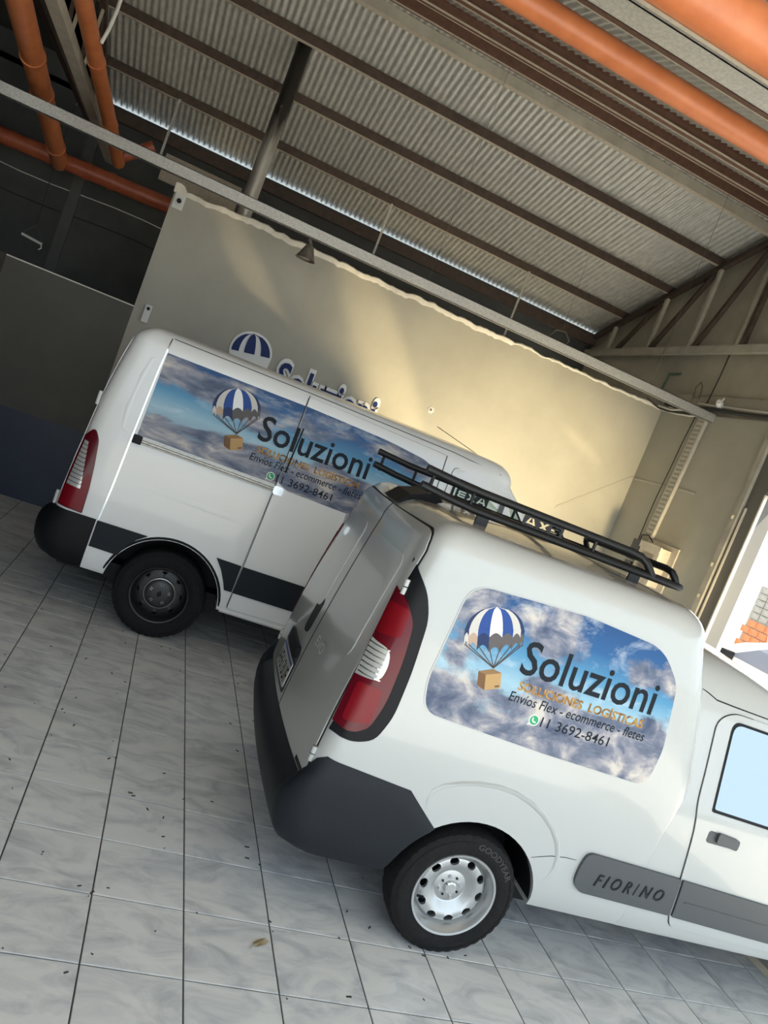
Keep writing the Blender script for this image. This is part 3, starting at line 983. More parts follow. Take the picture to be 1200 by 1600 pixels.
# ------------------------------------------------------------------ small van
fo = empty('delivery_van', (1.15733, 1.16823, 0), R(-1.85))
tag(fo, 'white compact delivery van with black roof rack and sky sticker, nearest the camera', 'van')
def lv(z, w, xr, xf, rr=.10, rf=.16, br=.03, bf=.02): return (z, w, xr, xf, rr, rf, br, bf)
FL = [lv(.320, .781, -.80, .86, rf=.03), lv(.36, .800, -.82, .86, rf=.03), lv(.42, .812, -.835, .86, rf=.03), lv(.5, .818, -.845, .86, rf=.03), lv(.6, .820, -.850, .86, rf=.03), lv(.7, .820, -.846, .86, rf=.03),
      lv(.8, .820, -.838, .87, rf=.03), lv(.9, .820, -.828, .90, rf=.05), lv(1.0, .818, -.816, .935, rf=.09), lv(1.1, .814, -.803, .945, rf=.13), lv(1.2, .808, -.789, .93),
      lv(1.3, .800, -.774, .905), lv(1.4, .791, -.758, .88), lv(1.5, .780, -.741, .85), lv(1.6, .767, -.723, .815), lv(1.68, .754, -.706, .785)]
FL += roof_levels(FL[-1], 1.68, .155, .15, 1.868)
FB = Body(FL)
arch = arch_cut(-.012, .29, .368, -.95, -.46, .05)
arch_b = arch_cut(-.012, .29, .368, .46, .95, .05)
fm = boolean(FB.mesh('cargo_body'), [arch, arch_b], ang=40)
cargo = put(fm, 'cargo_body', WHITE, fo, 40)
# cab
def lc(z, w, xf, rf=.22, bf=.10, xr=.80): return (z, w, xr, xf, .05, rf, 0, bf)
CL = [lc(.318, .780, 3.28), lc(.345, .797, 3.34), lc(.42, .812, 3.40), lc(.5, .818, 3.44), lc(.6, .820, 3.45), lc(.7, .820, 3.42), lc(.8, .820, 3.33, .25), lc(.88, .818, 3.15, .3),
      lc(.95, .812, 2.85, .3), lc(1.0, .800, 2.66, .25), lc(1.1, .775, 2.50, .2), lc(1.2, .750, 2.34, .2), lc(1.3, .725, 2.17, .2), lc(1.4, .700, 1.98, .2),
      lc(1.46, .680, 1.84, .22), lc(1.52, .650, 1.66, .25), lc(1.57, .612, 1.48, .25), lc(1.61, .565, 1.33, .25), lc(1.64, .50, 1.20, .25), lc(1.665, .40, 1.08, .2), lc(1.68, .28, .97, .15), lc(1.69, .12, .85, .08)]
CB = Body(CL)
archf = arch_cut(2.70, .29, .36, -.95, -.46, .05)
archf_b = arch_cut(2.70, .29, .36, .46, .95, .05)
cab = put(boolean(CB.mesh('cab_body', nside=22), [archf, archf_b, arch, arch_b], ang=40), 'cab_body', WHITE, fo, 40)
# arch liners
def liner(parent, x, z, r, y0, y1, mt=BLACKP):
    n = 26
    b = B()
    b.grid([[(x + (r - .004) * math.cos(math.pi * (k / n * .90 + .05)), yy, z + (r - .004) * math.sin(math.pi * (k / n * .90 + .05))) for k in range(n + 1)] for yy in (y0, y1)])
    b.f.append(tuple(range(n + 1, 2 * n + 2)))
    return b.build('wheel_arch_liner', mt, parent, ang=60, fix=False)
for x in (-.012, 2.70):
    for y0, y1 in ((-.79, -.47), (.79, .47)): liner(fo, x, .29, .368 if x < 1 else .36, y0, y1)
# wheel-arch eyebrow groove (raised lip)
def ridge_path(parent, fn, pts, w, hgt, name, mt, body):
    rows = []
    for i, (u, v) in enumerate(pts):
        a = Vector(pts[max(0, i - 1)]); c = Vector(pts[min(len(pts) - 1, i + 1)])
        d = (c - a).normalized(); n = Vector((-d.y, d.x))
        k = min(1, i / 3, (len(pts) - 1 - i) / 3)
        rows.append([fn(u + n.x * w, v + n.y * w, -.0005), fn(u + n.x * w * .4, v + n.y * w * .4, hgt * k), fn(u - n.x * w * .4, v - n.y * w * .4, hgt * k * .8), fn(u - n.x * w, v - n.y * w, -.0005)])
    return B().grid(rows).build(name, mt, parent, ang=60)
pts = [(-.300, .655), (-.312, .70), (-.305, .745), (-.27, .775), (-.20, .805), (-.12, .826), (-.03, .835), (.06, .828), (.15, .803), (.23, .765), (.30, .712), (.35, .655), (.38, .595), (.388, .54), (.378, .485), (.345, .44)]
ridge_path(cargo, FB.side, pts, .012, .009, 'arch_ridge', WHITE, FB)
ridge_path(cargo, FB.side, [(.345 - .09, .56), (.30, .575), (.35, .59), (.42, .60), (.48, .60)], .003, .001, 'sill_seam', SEAM, FB)
# chassis underside
B().box(-.7, 3.2, -.62, .62, .24, .36).build('chassis', BLACKP, fo)
B().cyl((-.012, -.6, .29), (-.012, .6, .29), .045, 12).build('rear_axle', BLACKP, fo)
# ---- rear doors
def door_patch(poly, fn, zs, cu, name, parent, mt, under=True, t=.007, gap=.004):
    if under:
        c = Vector((sum(p[0] for p in poly) / len(poly), sum(p[1] for p in poly) / len(poly)))
        big = []
        N = len(poly)
        for i, p in enumerate(poly):
            a = Vector(poly[i - 1]); b_ = Vector(poly[(i + 1) % N]); d = (b_ - a)
            n = Vector((d.y, -d.x)).normalized()
            if n.dot(Vector(p) - c) < 0: n = -n
            q = Vector(p) + n * gap
            big.append((q.x, q.y))
        u = put(patch(big, fn, .0012, 0, cu, zs), 'door_gasket', SEAM, parent, 40)
    me = patch(poly, fn, t, t + .002, cu, zs)
    return put(me, name, mt, parent, 40)
cuR = [k * .06 for k in range(-15, 16)] + [s_ * v for s_ in (-1, 1) for v in (.69, .705, .715, .735, .75)]
rdz = 1.765
dR = rounded([(-.040, .62), (-.745, .62), (-.745, .80), (-.728, 1.2), (-.712, 1.60), (-.69, rdz), (-.040, rdz)], [.0, .02, 0, 0, 0, .085, .0], 6)
dL = rounded([(-.022, .62), (.745, .62), (.745, .80), (.728, 1.2), (.712, 1.60), (.69, rdz), (-.022, rdz)], [.0, .02, 0, 0, 0, .085, .0], 6)
doorR = door_patch(dR, FB.rear, FB.zs, cuR, 'rear_door', fo, WHITE, gap=.011)
doorL = door_patch(dL, FB.rear, FB.zs, cuR, 'rear_door', fo, WHITE, gap=.011)
put(patch([(-.0225, .62), (-.0395, .62), (-.0395, rdz), (-.0225, rdz)], FB.rear, .0068, .004, cuR, FB.zs), 'door_seal', SEAM, fo, None)
# pressed window panel in each door
pr = rounded([(-.11, 1.12), (-.62, 1.12), (-.60, 1.62), (-.11, 1.62)], .07, 6)
put(patch(pr, FB.rear, .011, .006, cuR, FB.zs), 'pressed_panel', WHITE, doorR, 30)
pr = rounded([(.10, 1.12), (.62, 1.12), (.60, 1.62), (.10, 1.62)], .07, 6)
put(patch(pr, FB.rear, .011, .006, cuR, FB.zs), 'pressed_panel', WHITE, doorL, 30)
# handle recess, plate recess and plate on the left door
put(patch(rounded([(.07, .98), (.20, .96), (.20, 1.16), (.07, 1.18)], .05, 5), FB.rear, .009, .004, cuR, FB.zs), 'door_handle', BLACKP, doorL, 30)
put(patch(rounded([(-.005, .655), (.48, .655), (.48, .90), (-.005, .90)], .05, 5), FB.rear, .0085, .002, cuR, FB.zs), 'plate_recess', MOULD, doorL, 30)
put(patch(rounded([(.04, .845), (.38, .845), (.38, .905), (.04, .905)], .01, 3), FB.rear, .026, .02, cuR, FB.zs), 'plate_lamp', BLACKP, doorL, 30)
plate = put(patch(rounded([(.005, .690), (.405, .690), (.405, .822), (.005, .822)], .012, 3), FB.rear, .020, .006, cuR, FB.zs), 'licence_plate', PRINTW, fo, 30)
plate.data.materials[0] = mat('plate_white', (.55, .55, .53), .45)
put(patch([(.010, .803), (.40, .803), (.40, .816), (.010, .816)], FB.rear, .0206, 0, cuR, FB.zs), 'plate_band', PRINTB, plate, None)
bm = fit_text('AF613UF', .395, .018, .704, .078, bold=.012)
put(_lay(bm, FB.rear, .0207, 0, (), FB.zs, name='t'), 'plate_characters', SEAM, plate, None)
put(patch(rounded([(-.60, .625), (-.74, .625), (-.74, .645), (-.60, .645)], .003, 2), FB.rear, .0085, .002, cuR, FB.zs), 'door_sill_badge', BLACKP, doorR, None)
bm = fit_text('EVO', -.14, -.30, 1.0, .05, bold=.0)
put(_lay(bm, FB.rear, .0078, 0, (), FB.zs, name='t'), 'ghost_lettering', mat('ghost_grey', (.58, .58, .565), .35), doorR, None)
# hinges
for yy in (-1, 1):
    for z in (.72, 1.50):
        for dz in (0, .035):
            b = B(); p = FB.rear(yy * (.755 if z < 1 else .735), z, .008)
            b.cyl((p.x, p.y, z - .015 + dz), (p.x, p.y, z + .015 + dz), .012, 10).build('door_hinge', WHITE, fo, ang=40)
# third brake lamp at the roof edge
b = B()
zt = 1.80
b.prism([(-.715, 1.785), (-.66, 1.845), (-.53, 1.892), (-.49, 1.86), (-.62, 1.79)], lambda u, v, d: (u, d, v), -.08, .20)
b.build('high_brake_lamp', BLACKP, fo)
# ---- tail lamps
def tail(fnm, sd):
    side = FB.side if sd < 0 else FB.mirror(FB.side)
    cu = [-.64, -.66, -.675, -.69, -.705, -.72, -.735, -.75, -.765, -.78]
    blk = rounded([(-.775, 1.64), (-.735, 1.62), (-.655, 1.545), (-.604, 1.43), (-.594, 1.20), (-.600, 1.00), (-.64, .885), (-.72, .858), (-.84, .862), (-.83, .92), (-.808, 1.2), (-.79, 1.45)], [0, .02, .05, .05, .06, .05, .05, .03, 0, 0, 0, 0], 4)
    s_ = put(patch(blk, side, .006, .008, cu, FB.zs), 'tail_lamp_surround', BLACKP, fo, 30)
    red = rounded([(-.79, 1.50), (-.715, 1.475), (-.663, 1.40), (-.650, 1.24), (-.655, 1.05), (-.685, .93), (-.75, .895), (-.835, .905), (-.812, 1.2)], [0, .03, .04, .05, .05, .04, .03, 0, 0], 4)
    lens = put(patch(red, side, .014, .010, cu, FB.zs), 'tail_lens', REDL, s_, 30)
    for z0, z1 in ((.93, 1.10), (1.30, 1.44)):
        put(patch(rounded([(-.80, z0), (-.69, z0 + .02), (-.685, z1), (-.79, z1)], .02, 3), side, .0152, .001, cu, FB.zs), 'inner_reflector', REDM, s_, 30)
    clr = rounded([(-.815, 1.115), (-.712, 1.13), (-.70, 1.20), (-.712, 1.265), (-.80, 1.275)], [0, .03, .03, .03, 0], 4)
    c_ = put(patch(clr, side, .0165, .003, cu, FB.zs), 'reverse_lens', CLEARL, s_, 30)
    for k in range(7):
        z = 1.13 + k * .021
        put(patch([(-.806, z), (-.712, z), (-.712, z + .005), (-.806, z + .005)], side, .0175, .001, cu, FB.zs), 'lens_rib', CHROME, s_, None)
tail('near', -1); tail('far', 1)
# ---- rear bumper, wrapping to the wheel arches
def bumper():
    ps = [-1.42 + .04 * k for k in range(int(2.84 / .04) + 1)]
    def zt(a):
        if a < .70: return .608
        if a < .80: return .608 + (a - .70) / .10 * .155
        if a < 1.22: return .763 - (a - .80) / .42 * .045
        return .718 - (a - 1.22) / .20 * .16
    rows_o, rows_i = [], []
    NV = 9
    for p in ps:
        a = abs(p)
        top, bot = zt(a), .322
        ro, ri = [], []
        rearness = max(0, min(1, (.86 - a) / .12))
        for k in range(NV):
            t = k / (NV - 1)
            z = bot + (top - bot) * t
            prof_ = [.0, .045, .062, .068, .070, .068, .062, .040, .002][k]
            prof_s = [.002, .010, .012, .012, .012, .012, .012, .011, .003][k]
            off = prof_ * rearness + prof_s * (1 - rearness)
            ro.append(FB.rear(p, z, off)); ri.append(FB.rear(p, z, -.03))
        rows_o.append(ro); rows_i.append(ri)
    b = B(); loops = [ro + list(reversed(ri)) for ro, ri in zip(rows_o, rows_i)]
    b.grid(loops, closed_u=True)
    n = len(loops[0])
    b.f.append(tuple(range(n))); m_ = len(b.v) - n; b.f.append(tuple(m_ + k for k in range(n)))
    me = boolean(b.mesh('bumper'), [arch_cut(-.012, .29, .365, -.99, -.40, .0), arch_cut(-.012, .29, .365, .40, .99, .0)], ang=45)
    return put(me, 'rear_bumper', GREYP, fo, 45)
bumper()
# ---- sticker on the side
stk_poly = rounded([(-.475, 1.625), (.10, 1.655), (.50, 1.632), (.625, 1.50), (.672, 1.20), (.655, 1.02), (.10, 1.032), (-.485, 1.060), (-.515, 1.20)], [.10, .05, .10, .05, .05, .07, 0, .09, .04], 7)
border = put(patch([(x * 1.012 - .001, z * 1.012 - .016) for x, z in stk_poly], FB.side, .0022, .003, (), FB.zs), 'window_pressing', WHITE, cargo, 30)
stk = put(patch(stk_poly, FB.side, .0032, 0, (), FB.zs, uvbox=(-.515, .675, 1.02, 1.655)), 'printed_sky_panel', SKYF, fo, None)
art(fo, FB, None, None, -.143, 1.337, .689, .0036, stk, 'small')
# ---- side mouldings
cvm = FB.zs
mp = rounded([(.498, .575), (.512, .655), (1.036, .640), (1.058, .452), (.545, .462), (.502, .50)], [.03, .06, .004, .004, .05, .03], 5)
def fcside(x, z, off=0.0): return FB.side(x, z, off) if x < .82 else CB.side(x, z, off)
fzs = sorted(set(FB.zs + CB.zs))
mo = put(patch(mp, fcside, .016, .018, (.82,), fzs), 'side_moulding', MOULD, fo, 30)
mp2 = rounded([(.545, .475), (.535, .60), (.60, .618), (1.03, .612), (1.045, .47)], .02, 4)
bm = fit_text('F I O R I N O', .600, .978, .512, .058, bold=.006, shear=.25)
for q in split_words(bm, .010):
    put(_lay(q, fcside, .0200, .005, (.82,), fzs, name='t'), 'moulded_letter', GREYP, mo, 30)
# ---- cab door
dp = rounded([(.972, 1.39), (.975, 1.17), (.972, 1.0), (1.000, .88), (1.040, .64), (1.068, .449), (1.10, .392), (2.02, .372), (2.12, .60), (2.16, .95), (1.80, 1.425), (1.06, 1.440)], [.06, .05, .05, .05, .03, .03, .05, .04, .05, .05, .04, .05], 5)
door = door_patch(dp, CB.side, CB.zs, (), 'front_door', fo, WHITE)
gp = rounded([(1.068, 1.0), (1.070, 1.395), (1.74, 1.385), (2.03, 1.03), (2.03, .975)], [.012, .05, .03, .02, .01], 5)
put(patch([(x * 1.0 + (.013 if x > 1.5 else -.012), z + (.012 if z > 1.2 else -.014)) for x, z in gp], CB.side, .009, .004, (), CB.zs), 'window_seal', BLACKP, door, 30)
put(patch(gp, CB.side, .0105, .002, (), CB.zs), 'window_glass', MIRGLASS, door, None)
hp = rounded([(1.078, .845), (1.078, .905), (1.235, .895), (1.25, .845)], .018, 4)
put(patch(hp, CB.side, .0085, .003, (), CB.zs), 'handle_recess', MOULD, door, 30)
put(patch(rounded([(1.125, .858), (1.125, .906), (1.252, .896), (1.252, .846)], .014, 4), CB.side, .024, .016, (), CB.zs), 'door_handle', MOULD, door, 30)
mp3 = rounded([(1.046, .640), (1.072, .452), (2.04, .420), (2.10, .60)], [.004, .004, .03, .03], 4)
dm_ = put(patch(mp3, CB.side, .020, .018, (), CB.zs), 'door_moulding', MOULD, door, 30)
put(patch([(1.10, .532), (2.05, .500), (2.05, .508), (1.10, .540)], CB.side, .0225, .003, (), CB.zs), 'moulding_rib', MOULD, door, 30)
doorf = door_patch(dp, CB.mirror(CB.side), CB.zs, (), 'front_door', fo, WHITE)
put(patch(gp, CB.mirror(CB.side), .0105, .002, (), CB.zs), 'window_glass', GLASS, doorf, None)
# windscreen, bonnet line, lamps at the front
def cfront(y, z, off=0.0):
    w, xr, xf, rr, rf, br, bf = CB.at(z); yb = w - rf
    return Vector((xf + bf * (1 - min(1, (y / yb) ** 2)) + off, y, z + off * .5))
put(patch([(-.50, 1.02), (.50, 1.02), (.42, 1.44), (-.42, 1.44)], cfront, .012, .004, [k * .08 for k in range(-8, 9)], CB.zs), 'windscreen', GLASS, fo, 30)
put(patch([(-.55, .36), (.55, .36), (.55, .48), (-.55, .48)], cfront, .02, .004, [k * .08 for k in range(-8, 9)], CB.zs), 'front_grille', BLACKP, fo, 30)
for s_ in (-1, 1):
    fn = CB.side if s_ < 0 else CB.mirror(CB.side)
    put(patch([(3.10, .66), (3.42, .62), (3.42, .76), (3.10, .80)], fn, .006, .004, [3.15 + .04 * k for k in range(8)], CB.zs), 'headlamp', CLEARL, fo, 30)
    B().obox((2.02, s_ * .93, 1.06), (.05, 0, .01), (0, .09, 0), (0, 0, .07)).build('wing_mirror', BLACKP, fo)
# roof seam drip on the cab
ridge_path(cab, CB.side, [(.86, 1.50), (.90, 1.49), (.95, 1.472), (1.05, 1.468), (1.3, 1.462), (1.7, 1.445)], .004, .002, 'drip_seam', SEAM, CB)
# wheels
for x in (-.012, 2.70):
    van_wheel(fo, x, -.715, .297, .1905, .175, 'silver', 'wheel', False, .25)
    van_wheel(fo, x, .715, .297, .1905, .175, 'silver', 'wheel', True)
for wv in [c for c in fo.children if c.name.startswith('wheel') and 'liner' not in c.name and 'arch' not in c.name]:
    bm = fit_text('GOODYEAR', -.12, .12, 0, .026, bold=.01)
    for v in bm.verts:
        a = math.pi * .40 - v.co.x / .245; rr = .238 + v.co.y
        v.co = Vector((rr * math.cos(a), -.0915, rr * math.sin(a)))
    me = bpy.data.meshes.new('t'); bm.to_mesh(me); bm.free()
    if wv.location.y < 0 and wv.location.x < 1: put(me, 'sidewall_lettering', mat('tyre_letter', (.05, .05, .05), .6), wv, None)
# ---- roof rack of the small van
rk = B()
zl, zu = 1.900, 1.980
yr = .50
def arcpts(p, q, r_, n=5):
    return []
# lower frame: two long tubes and cross bars; the far side sits a little lower
yr = .49
fz = {-1: 0.0, 1: -.026}
for s_ in (-1, 1):
    e = fz[s_]
    rk.tube([(-.755, s_ * yr, zl + e + .025), (-.62, s_ * yr, zl + e + .010), (-.48, s_ * yr, zl + e), (.60, s_ * yr, zl + e), (.665, s_ * (yr - .02), zl + e), (.69, s_ * (yr - .09), zl + e)], .0185, 10)
for x in (-.43, 0.0, .40): rk.tube([(x, -yr, zl), (x, yr, zl - .026)], .012, 8)
rk.tube([(.69, -(yr - .09), zl), (.69, yr - .09, zl - .026)], .0185, 10)
rack = rk.build('roof_rack', TUBE, fo, ang=40)
for s_ in (-1, 1):
    e = fz[s_]
    B().tube([(-.755, s_ * yr, zu + e + .02), (-.55, s_ * yr, zu + e + .005), (.33, s_ * yr, zu + e), (.39, s_ * yr, zu + e - .006), (.43, s_ * yr, zu + e - .025), (.46, s_ * yr, zu + e - .05), (.49, s_ * yr, zl + e)], .0185, 10).build('side_rail', TUBE, rack, ang=40)
    for x in (-.715, -.51, .14):
        B().tube([(x, s_ * yr, zl + e), (x, s_ * yr, zu + e)], .0085, 8).build('rail_post', TUBE, rack, ang=40)
    for x in (-.43, .395):
        b = B().box(x - .030, x + .030, s_ * yr - .006, s_ * yr + .006, 1.826 + e * .6, zl + e)
        b.box(x - .035, x + .060, s_ * (yr + .012) - .022, s_ * (yr + .012) + .022, 1.824 + e * .6, 1.832 + e * .6)
        b.build('rack_leg', TUBE, rack)
hp_ = [(.655, .46, 0), (.63, .455, .035), (.615, .44, .055), (.612, .39, .062)]
B().tube([(x, -y, zl + h_) for x, y, h_ in hp_] + [(x, y, zl - .02 + h_) for x, y, h_ in reversed(hp_)], .0180, 10).build('front_hoop', TUBE, rack, ang=40)
# cut-out name plates: EXA reads from the far side plate, mirrored on the near one
def stencil_plate(y, mirror):
    e = -.026 if y > 0 else 0
    x0, x1, z0, z1 = -.245, -.035, zl + .012 + e, zu - .012 + e
    def T(u, v):
        u = 1 - u if mirror else u
        return (x0 + u * (x1 - x0), z0 + v * (z1 - z0))
    me = B().box(x0, x1, y - .002, y + .002, z0, z1).mesh('plate')
    glyph = []
    # E as three bars joined at the back, with a stencil bridge
    for v0, v1 in ((.18, .32), (.43, .57), (.68, .82)):
        glyph.append([(.10, v0), (.30, v0), (.30, v1), (.10, v1)])
    glyph.append([(.07, .20), (.125, .20), (.125, .46), (.07, .46)])
    glyph.append([(.07, .54), (.125, .54), (.125, .80), (.07, .80)])
    # X
    glyph.append([(.36, .18), (.44, .18), (.62, .82), (.54, .82)])
    glyph.append([(.54, .18), (.62, .18), (.44, .82), (.36, .82)])
    # A
    glyph.append([(.66, .18), (.73, .18), (.81, .82), (.76, .82)])
    glyph.append([(.88, .18), (.95, .18), (.86, .82), (.815, .82)])
    glyph.append([(.745, .33), (.865, .33), (.855, .46), (.76, .46)])
    cuts = [B().prism([T(*p) for p in g], lambda u, v, d: (u, y + d, v), -.02 - .0003 * k, .02 + .0003 * k).mesh('c') for k, g in enumerate(glyph)]
    return put(boolean(me, cuts), 'name_plate', TUBE, rack, None)
stencil_plate(-yr, True)
stencil_plate(yr, False)

# ------------------------------------------------------------------ large van
mo_ = empty('panel_van', (-.27295, 4.28537, 0), R(-2.25))
tag(mo_, 'large white panel van with black lower belt, parked against the logo wall', 'van')
def lm(z, w, xr, xf, rr=.11, rf=.30, br=.02, bf=.12): return (z, w, xr, xf, rr, rf, br, bf)
ML = [lm(.375, .965, -.86, 3.90), lm(.40, .985, -.88, 3.95), lm(.5, .998, -.92, 3.98), lm(.6, 1.0, -.925, 3.99), lm(.75, 1.0, -.920, 3.97), lm(.9, .999, -.912, 3.90), lm(1.03, .997, -.905, 3.78),
      lm(1.15, .994, -.90, 3.55), lm(1.28, .990, -.89, 3.28), lm(1.40, .985, -.883, 3.13), lm(1.5, .978, -.876, 3.02), lm(1.6, .971, -.868, 2.91), lm(1.7, .963, -.858, 2.80),
      lm(1.8, .953, -.846, 2.69), lm(1.9, .942, -.832, 2.58), lm(2.0, .930, -.815, 2.46), lm(2.05, .922, -.806, 2.40)]
ML += roof_levels(ML[-1], 2.05, .155, .15, 2.236, xstretch=1.25)
MBd = Body(ML)
ma = [arch_cut(-.015, .345, .432, -1.2, -.55, .05), arch_cut(-.015, .345, .432, .55, 1.2, .05), arch_cut(3.182, .345, .43, -1.2, -.55, .05), arch_cut(3.182, .345, .43, .55, 1.2, .05)]
mbody = put(boolean(MBd.mesh('van_body', nside=24), ma, ang=40), 'van_body', MASTER_WHITE, mo_, 40)
for x in (-.015, 3.182):
    for y0, y1 in ((-.97, -.56), (.97, .56)): liner(mo_, x, .345, .432, y0, y1)
B().box(-.8, 3.8, -.75, .75, .30, .42).build('chassis', BLACKP, mo_)
B().cyl((-.015, -.7, .35), (-.015, .7, .35), .055, 12).build('rear_axle', BLACKP, mo_)
ms, mz = MBd.side, MBd.zs
msL = MBd.mirror(ms)
def strip(pts, w, name, mt, parent, off=.0015, thick=0.0, fn=None, zs=None):
    """thin line along a polyline on the side"""
    N = len(pts); L_, R_ = [], []
    for i, p in enumerate(pts):
        a = Vector(pts[max(0, i - 1)]); c = Vector(pts[min(N - 1, i + 1)]); d = (c - a).normalized(); n = Vector((-d.y, d.x)) * w / 2
        L_.append((p[0] + n.x, p[1] + n.y)); R_.append((p[0] - n.x, p[1] - n.y))
    return put(patch(L_ + list(reversed(R_)), fn or ms, off, thick, (), zs or mz), name, mt, parent, None)
# body seams
strip([(-.545, 2.16), (-.560, 1.9), (-.572, 1.5), (-.585, 1.0), (-.60, .74)], .010, 'body_seam', CHROME, mo_, .0022, .003)
strip([(-.53, 2.165), (.5, 2.165), (1.75, 2.150), (2.2, 2.12)], .006, 'gutter_line', MOULD, mo_, .001)
# recessed window pressing at the rear quarter
ridge_path(mbody, ms, [(-.60, 1.42), (-.655, 1.45), (-.668, 1.6), (-.648, 1.85), (-.625, 1.98), (-.58, 2.0)], .020, .004, 'quarter_pressing', MASTER_WHITE, MBd)
ridge_path(mbody, ms, [(-.55, 1.085), (-.2, 1.09), (.2, 1.088), (.45, 1.075)], .030, .003, 'body_crease', MASTER_WHITE, MBd)
# sliding side door
sd = rounded([(.520, 2.135), (.505, 1.40), (.490, .80), (.484, .415), (1.70, .435), (1.71, 1.4), (1.695, 2.105)], [.02, 0, 0, .03, .03, 0, .02], 4)
sdoor = door_patch(sd, ms, mz, (), 'sliding_door', mo_, MASTER_WHITE, gap=.004)
ridge_path(sdoor, lambda u, v, o=0: ms(u, v, o + .007), [(.53, 1.07), (.9, 1.06), (1.3, 1.045), (1.68, 1.03)], .030, .003, 'door_crease', MASTER_WHITE, MBd)
# black lower belt
arc = [(-.015 + .455 * math.cos(a), .345 + .455 * math.sin(a)) for a in [R(v) for v in (152, 148, 144, 140, 136, 132, 128, 124, 120, 116)]]
belt_r = [(-.60, .745), (-.60, .558)] + [p for p in [(-.412, .552)]] + [(-.015 - .452 * math.cos(R(v)), .345 + .452 * math.sin(R(v))) for v in (28, 36, 44, 52, 60)] 
belt_r = [(-.602, .752), (-.602, .556), (-.395, .552), (-.355, .640), (-.300, .705), (-.235, .755)]
put(patch(belt_r, ms, .012, .014, (), mz), 'lower_belt', GREYP, mo_, 30)
put(patch([(.285, .765), (.345, .690), (.395, .600), (.418, .548), (.478, .548), (.480, .762)], ms, .012, .014, (), mz), 'lower_belt', GREYP, mo_, 30)
put(patch([(.492, .762), (.486, .548), (1.695, .552), (1.70, .765)], ms, .020, .014, (), mz), 'door_belt', GREYP, sdoor, 30)
put(patch([(1.715, .765), (1.71, .552), (2.72, .55), (2.78, .765)], ms, .012, .014, (), mz), 'lower_belt', GREYP, mo_, 30)
# arch lip
ap = [(-.015 + .445 * math.cos(R(v)), .345 + .445 * math.sin(R(v))) for v in range(8, 175, 6)]
ridge_path(mo_, ms, ap, .010, .006, 'arch_lip', BLACKP, MBd)
# side door rail
B().grid([[ms(x, 1.425, .001) , ms(x, 1.425, .014), ms(x, 1.408, .016), ms(x, 1.401, .006), ms(x, 1.393, .006), ms(x, 1.386, .016), ms(x, 1.374, .014), ms(x, 1.374, .001)] for x in [-.53 + .045 * k for k in range(24)]]).build('door_rail', GALV, mo_, ang=20)
put(patch(rounded([(-.565, 1.368), (-.565, 1.432), (-.50, 1.430), (-.50, 1.368)], .008, 3), ms, .020, .02, (), mz), 'rail_end', BLACKP, mo_, 30)
put(patch(rounded([(.50, 1.362), (.50, 1.428), (.575, 1.426), (.58, 1.362)], .02, 4), ms, .028, .024, (), mz), 'rail_carriage', CHROME, mo_, 30)
# sky sheets
uvb = (-.56, 1.95, 1.41, 2.07)
st1 = put(patch([(-.540, 2.055), (-.545, 1.432), (.503, 1.432), (.516, 2.062)], ms, .0032, 0, (), mz, uvbox=uvb), 'printed_sky_panel', SKYM, mo_, None)
st2 = put(patch(rounded([(.526, 2.062), (.514, 1.455), (.60, 1.415), (1.20, 1.405), (1.66, 1.40), (1.66, 1.95), (1.55, 2.01), (1.2, 2.045)], [0, .02, .02, 0, .02, .1, .1, .1], 4), ms, .0102, 0, (), mz, uvbox=uvb), 'printed_sky_panel', SKYM, sdoor, None)
art(mo_, MBd, None, None, .255, 1.705, .885, .0106, st1, 'large')
strip([(.522, 2.14), (.508, 1.40), (.495, .80), (.486, .42)], .0045, 'door_shut_line', SEAM, mo_, .0128)
strip([(1.700, 2.105), (1.712, 1.4), (1.705, .44)], .006, 'door_shut_line', SEAM, mo_, .009)
put(patch(rounded([(.548, 1.54), (.535, 1.54), (.552, 1.90), (.564, 1.90)], .004, 2), ms, .0135, .004, (), mz), 'door_grip', BLACKP, sdoor, None)
# cab door and windows
cd = rounded([(1.79, 2.045), (1.76, 1.4), (1.77, .44), (2.70, .44), (2.80, .80), (2.98, 1.36), (2.35, 2.02)], [.04, 0, .03, .03, .05, .03, .06], 4)
cdo = door_patch(cd, ms, mz, (), 'cab_door', mo_, MASTER_WHITE)
wp = rounded([(1.85, 1.955), (1.84, 1.40), (2.84, 1.38), (2.82, 1.46), (2.36, 1.93)], [.05, .03, .02, .02, .05], 4)
put(patch([(x + (.02 if x > 2 else -.02), z + (.02 if z > 1.6 else -.02)) for x, z in wp], ms, .009, .004, (), mz), 'window_seal', BLACKP, cdo, 30)
put(patch(wp, ms, .0115, .003, (), mz), 'window_glass', GREENGLASS, cdo, None)
put(patch([(2.26, 1.40), (2.30, 1.40), (2.30, 1.945), (2.26, 1.945)], ms, .0135, .004, (), mz), 'window_divider', MOULD, cdo, None)
cdl = door_patch(cd, msL, mz, (), 'cab_door', mo_, MASTER_WHITE)
put(patch(wp, msL, .0115, .003, (), mz), 'window_glass', GREENGLASS, cdl, None)
def mfront(y, z, off=0.0):
    w, xr, xf, rr, rf, br, bf = MBd.at(z); yb = w - rf
    return Vector((xf + bf * (1 - min(1, (y / yb) ** 2)) + off, y, z + off * .5))
put(patch([(-.66, 1.32), (.66, 1.32), (.58, 2.02), (-.58, 2.02)], mfront, .012, .004, [k * .1 for k in range(-8, 9)], mz), 'windscreen', GLASS, mo_, 30)
put(patch([(-.60, .55), (.60, .55), (.60, .90), (-.60, .90)], mfront, .02, .01, [k * .1 for k in range(-8, 9)], mz), 'front_grille', BLACKP, mo_, 30)
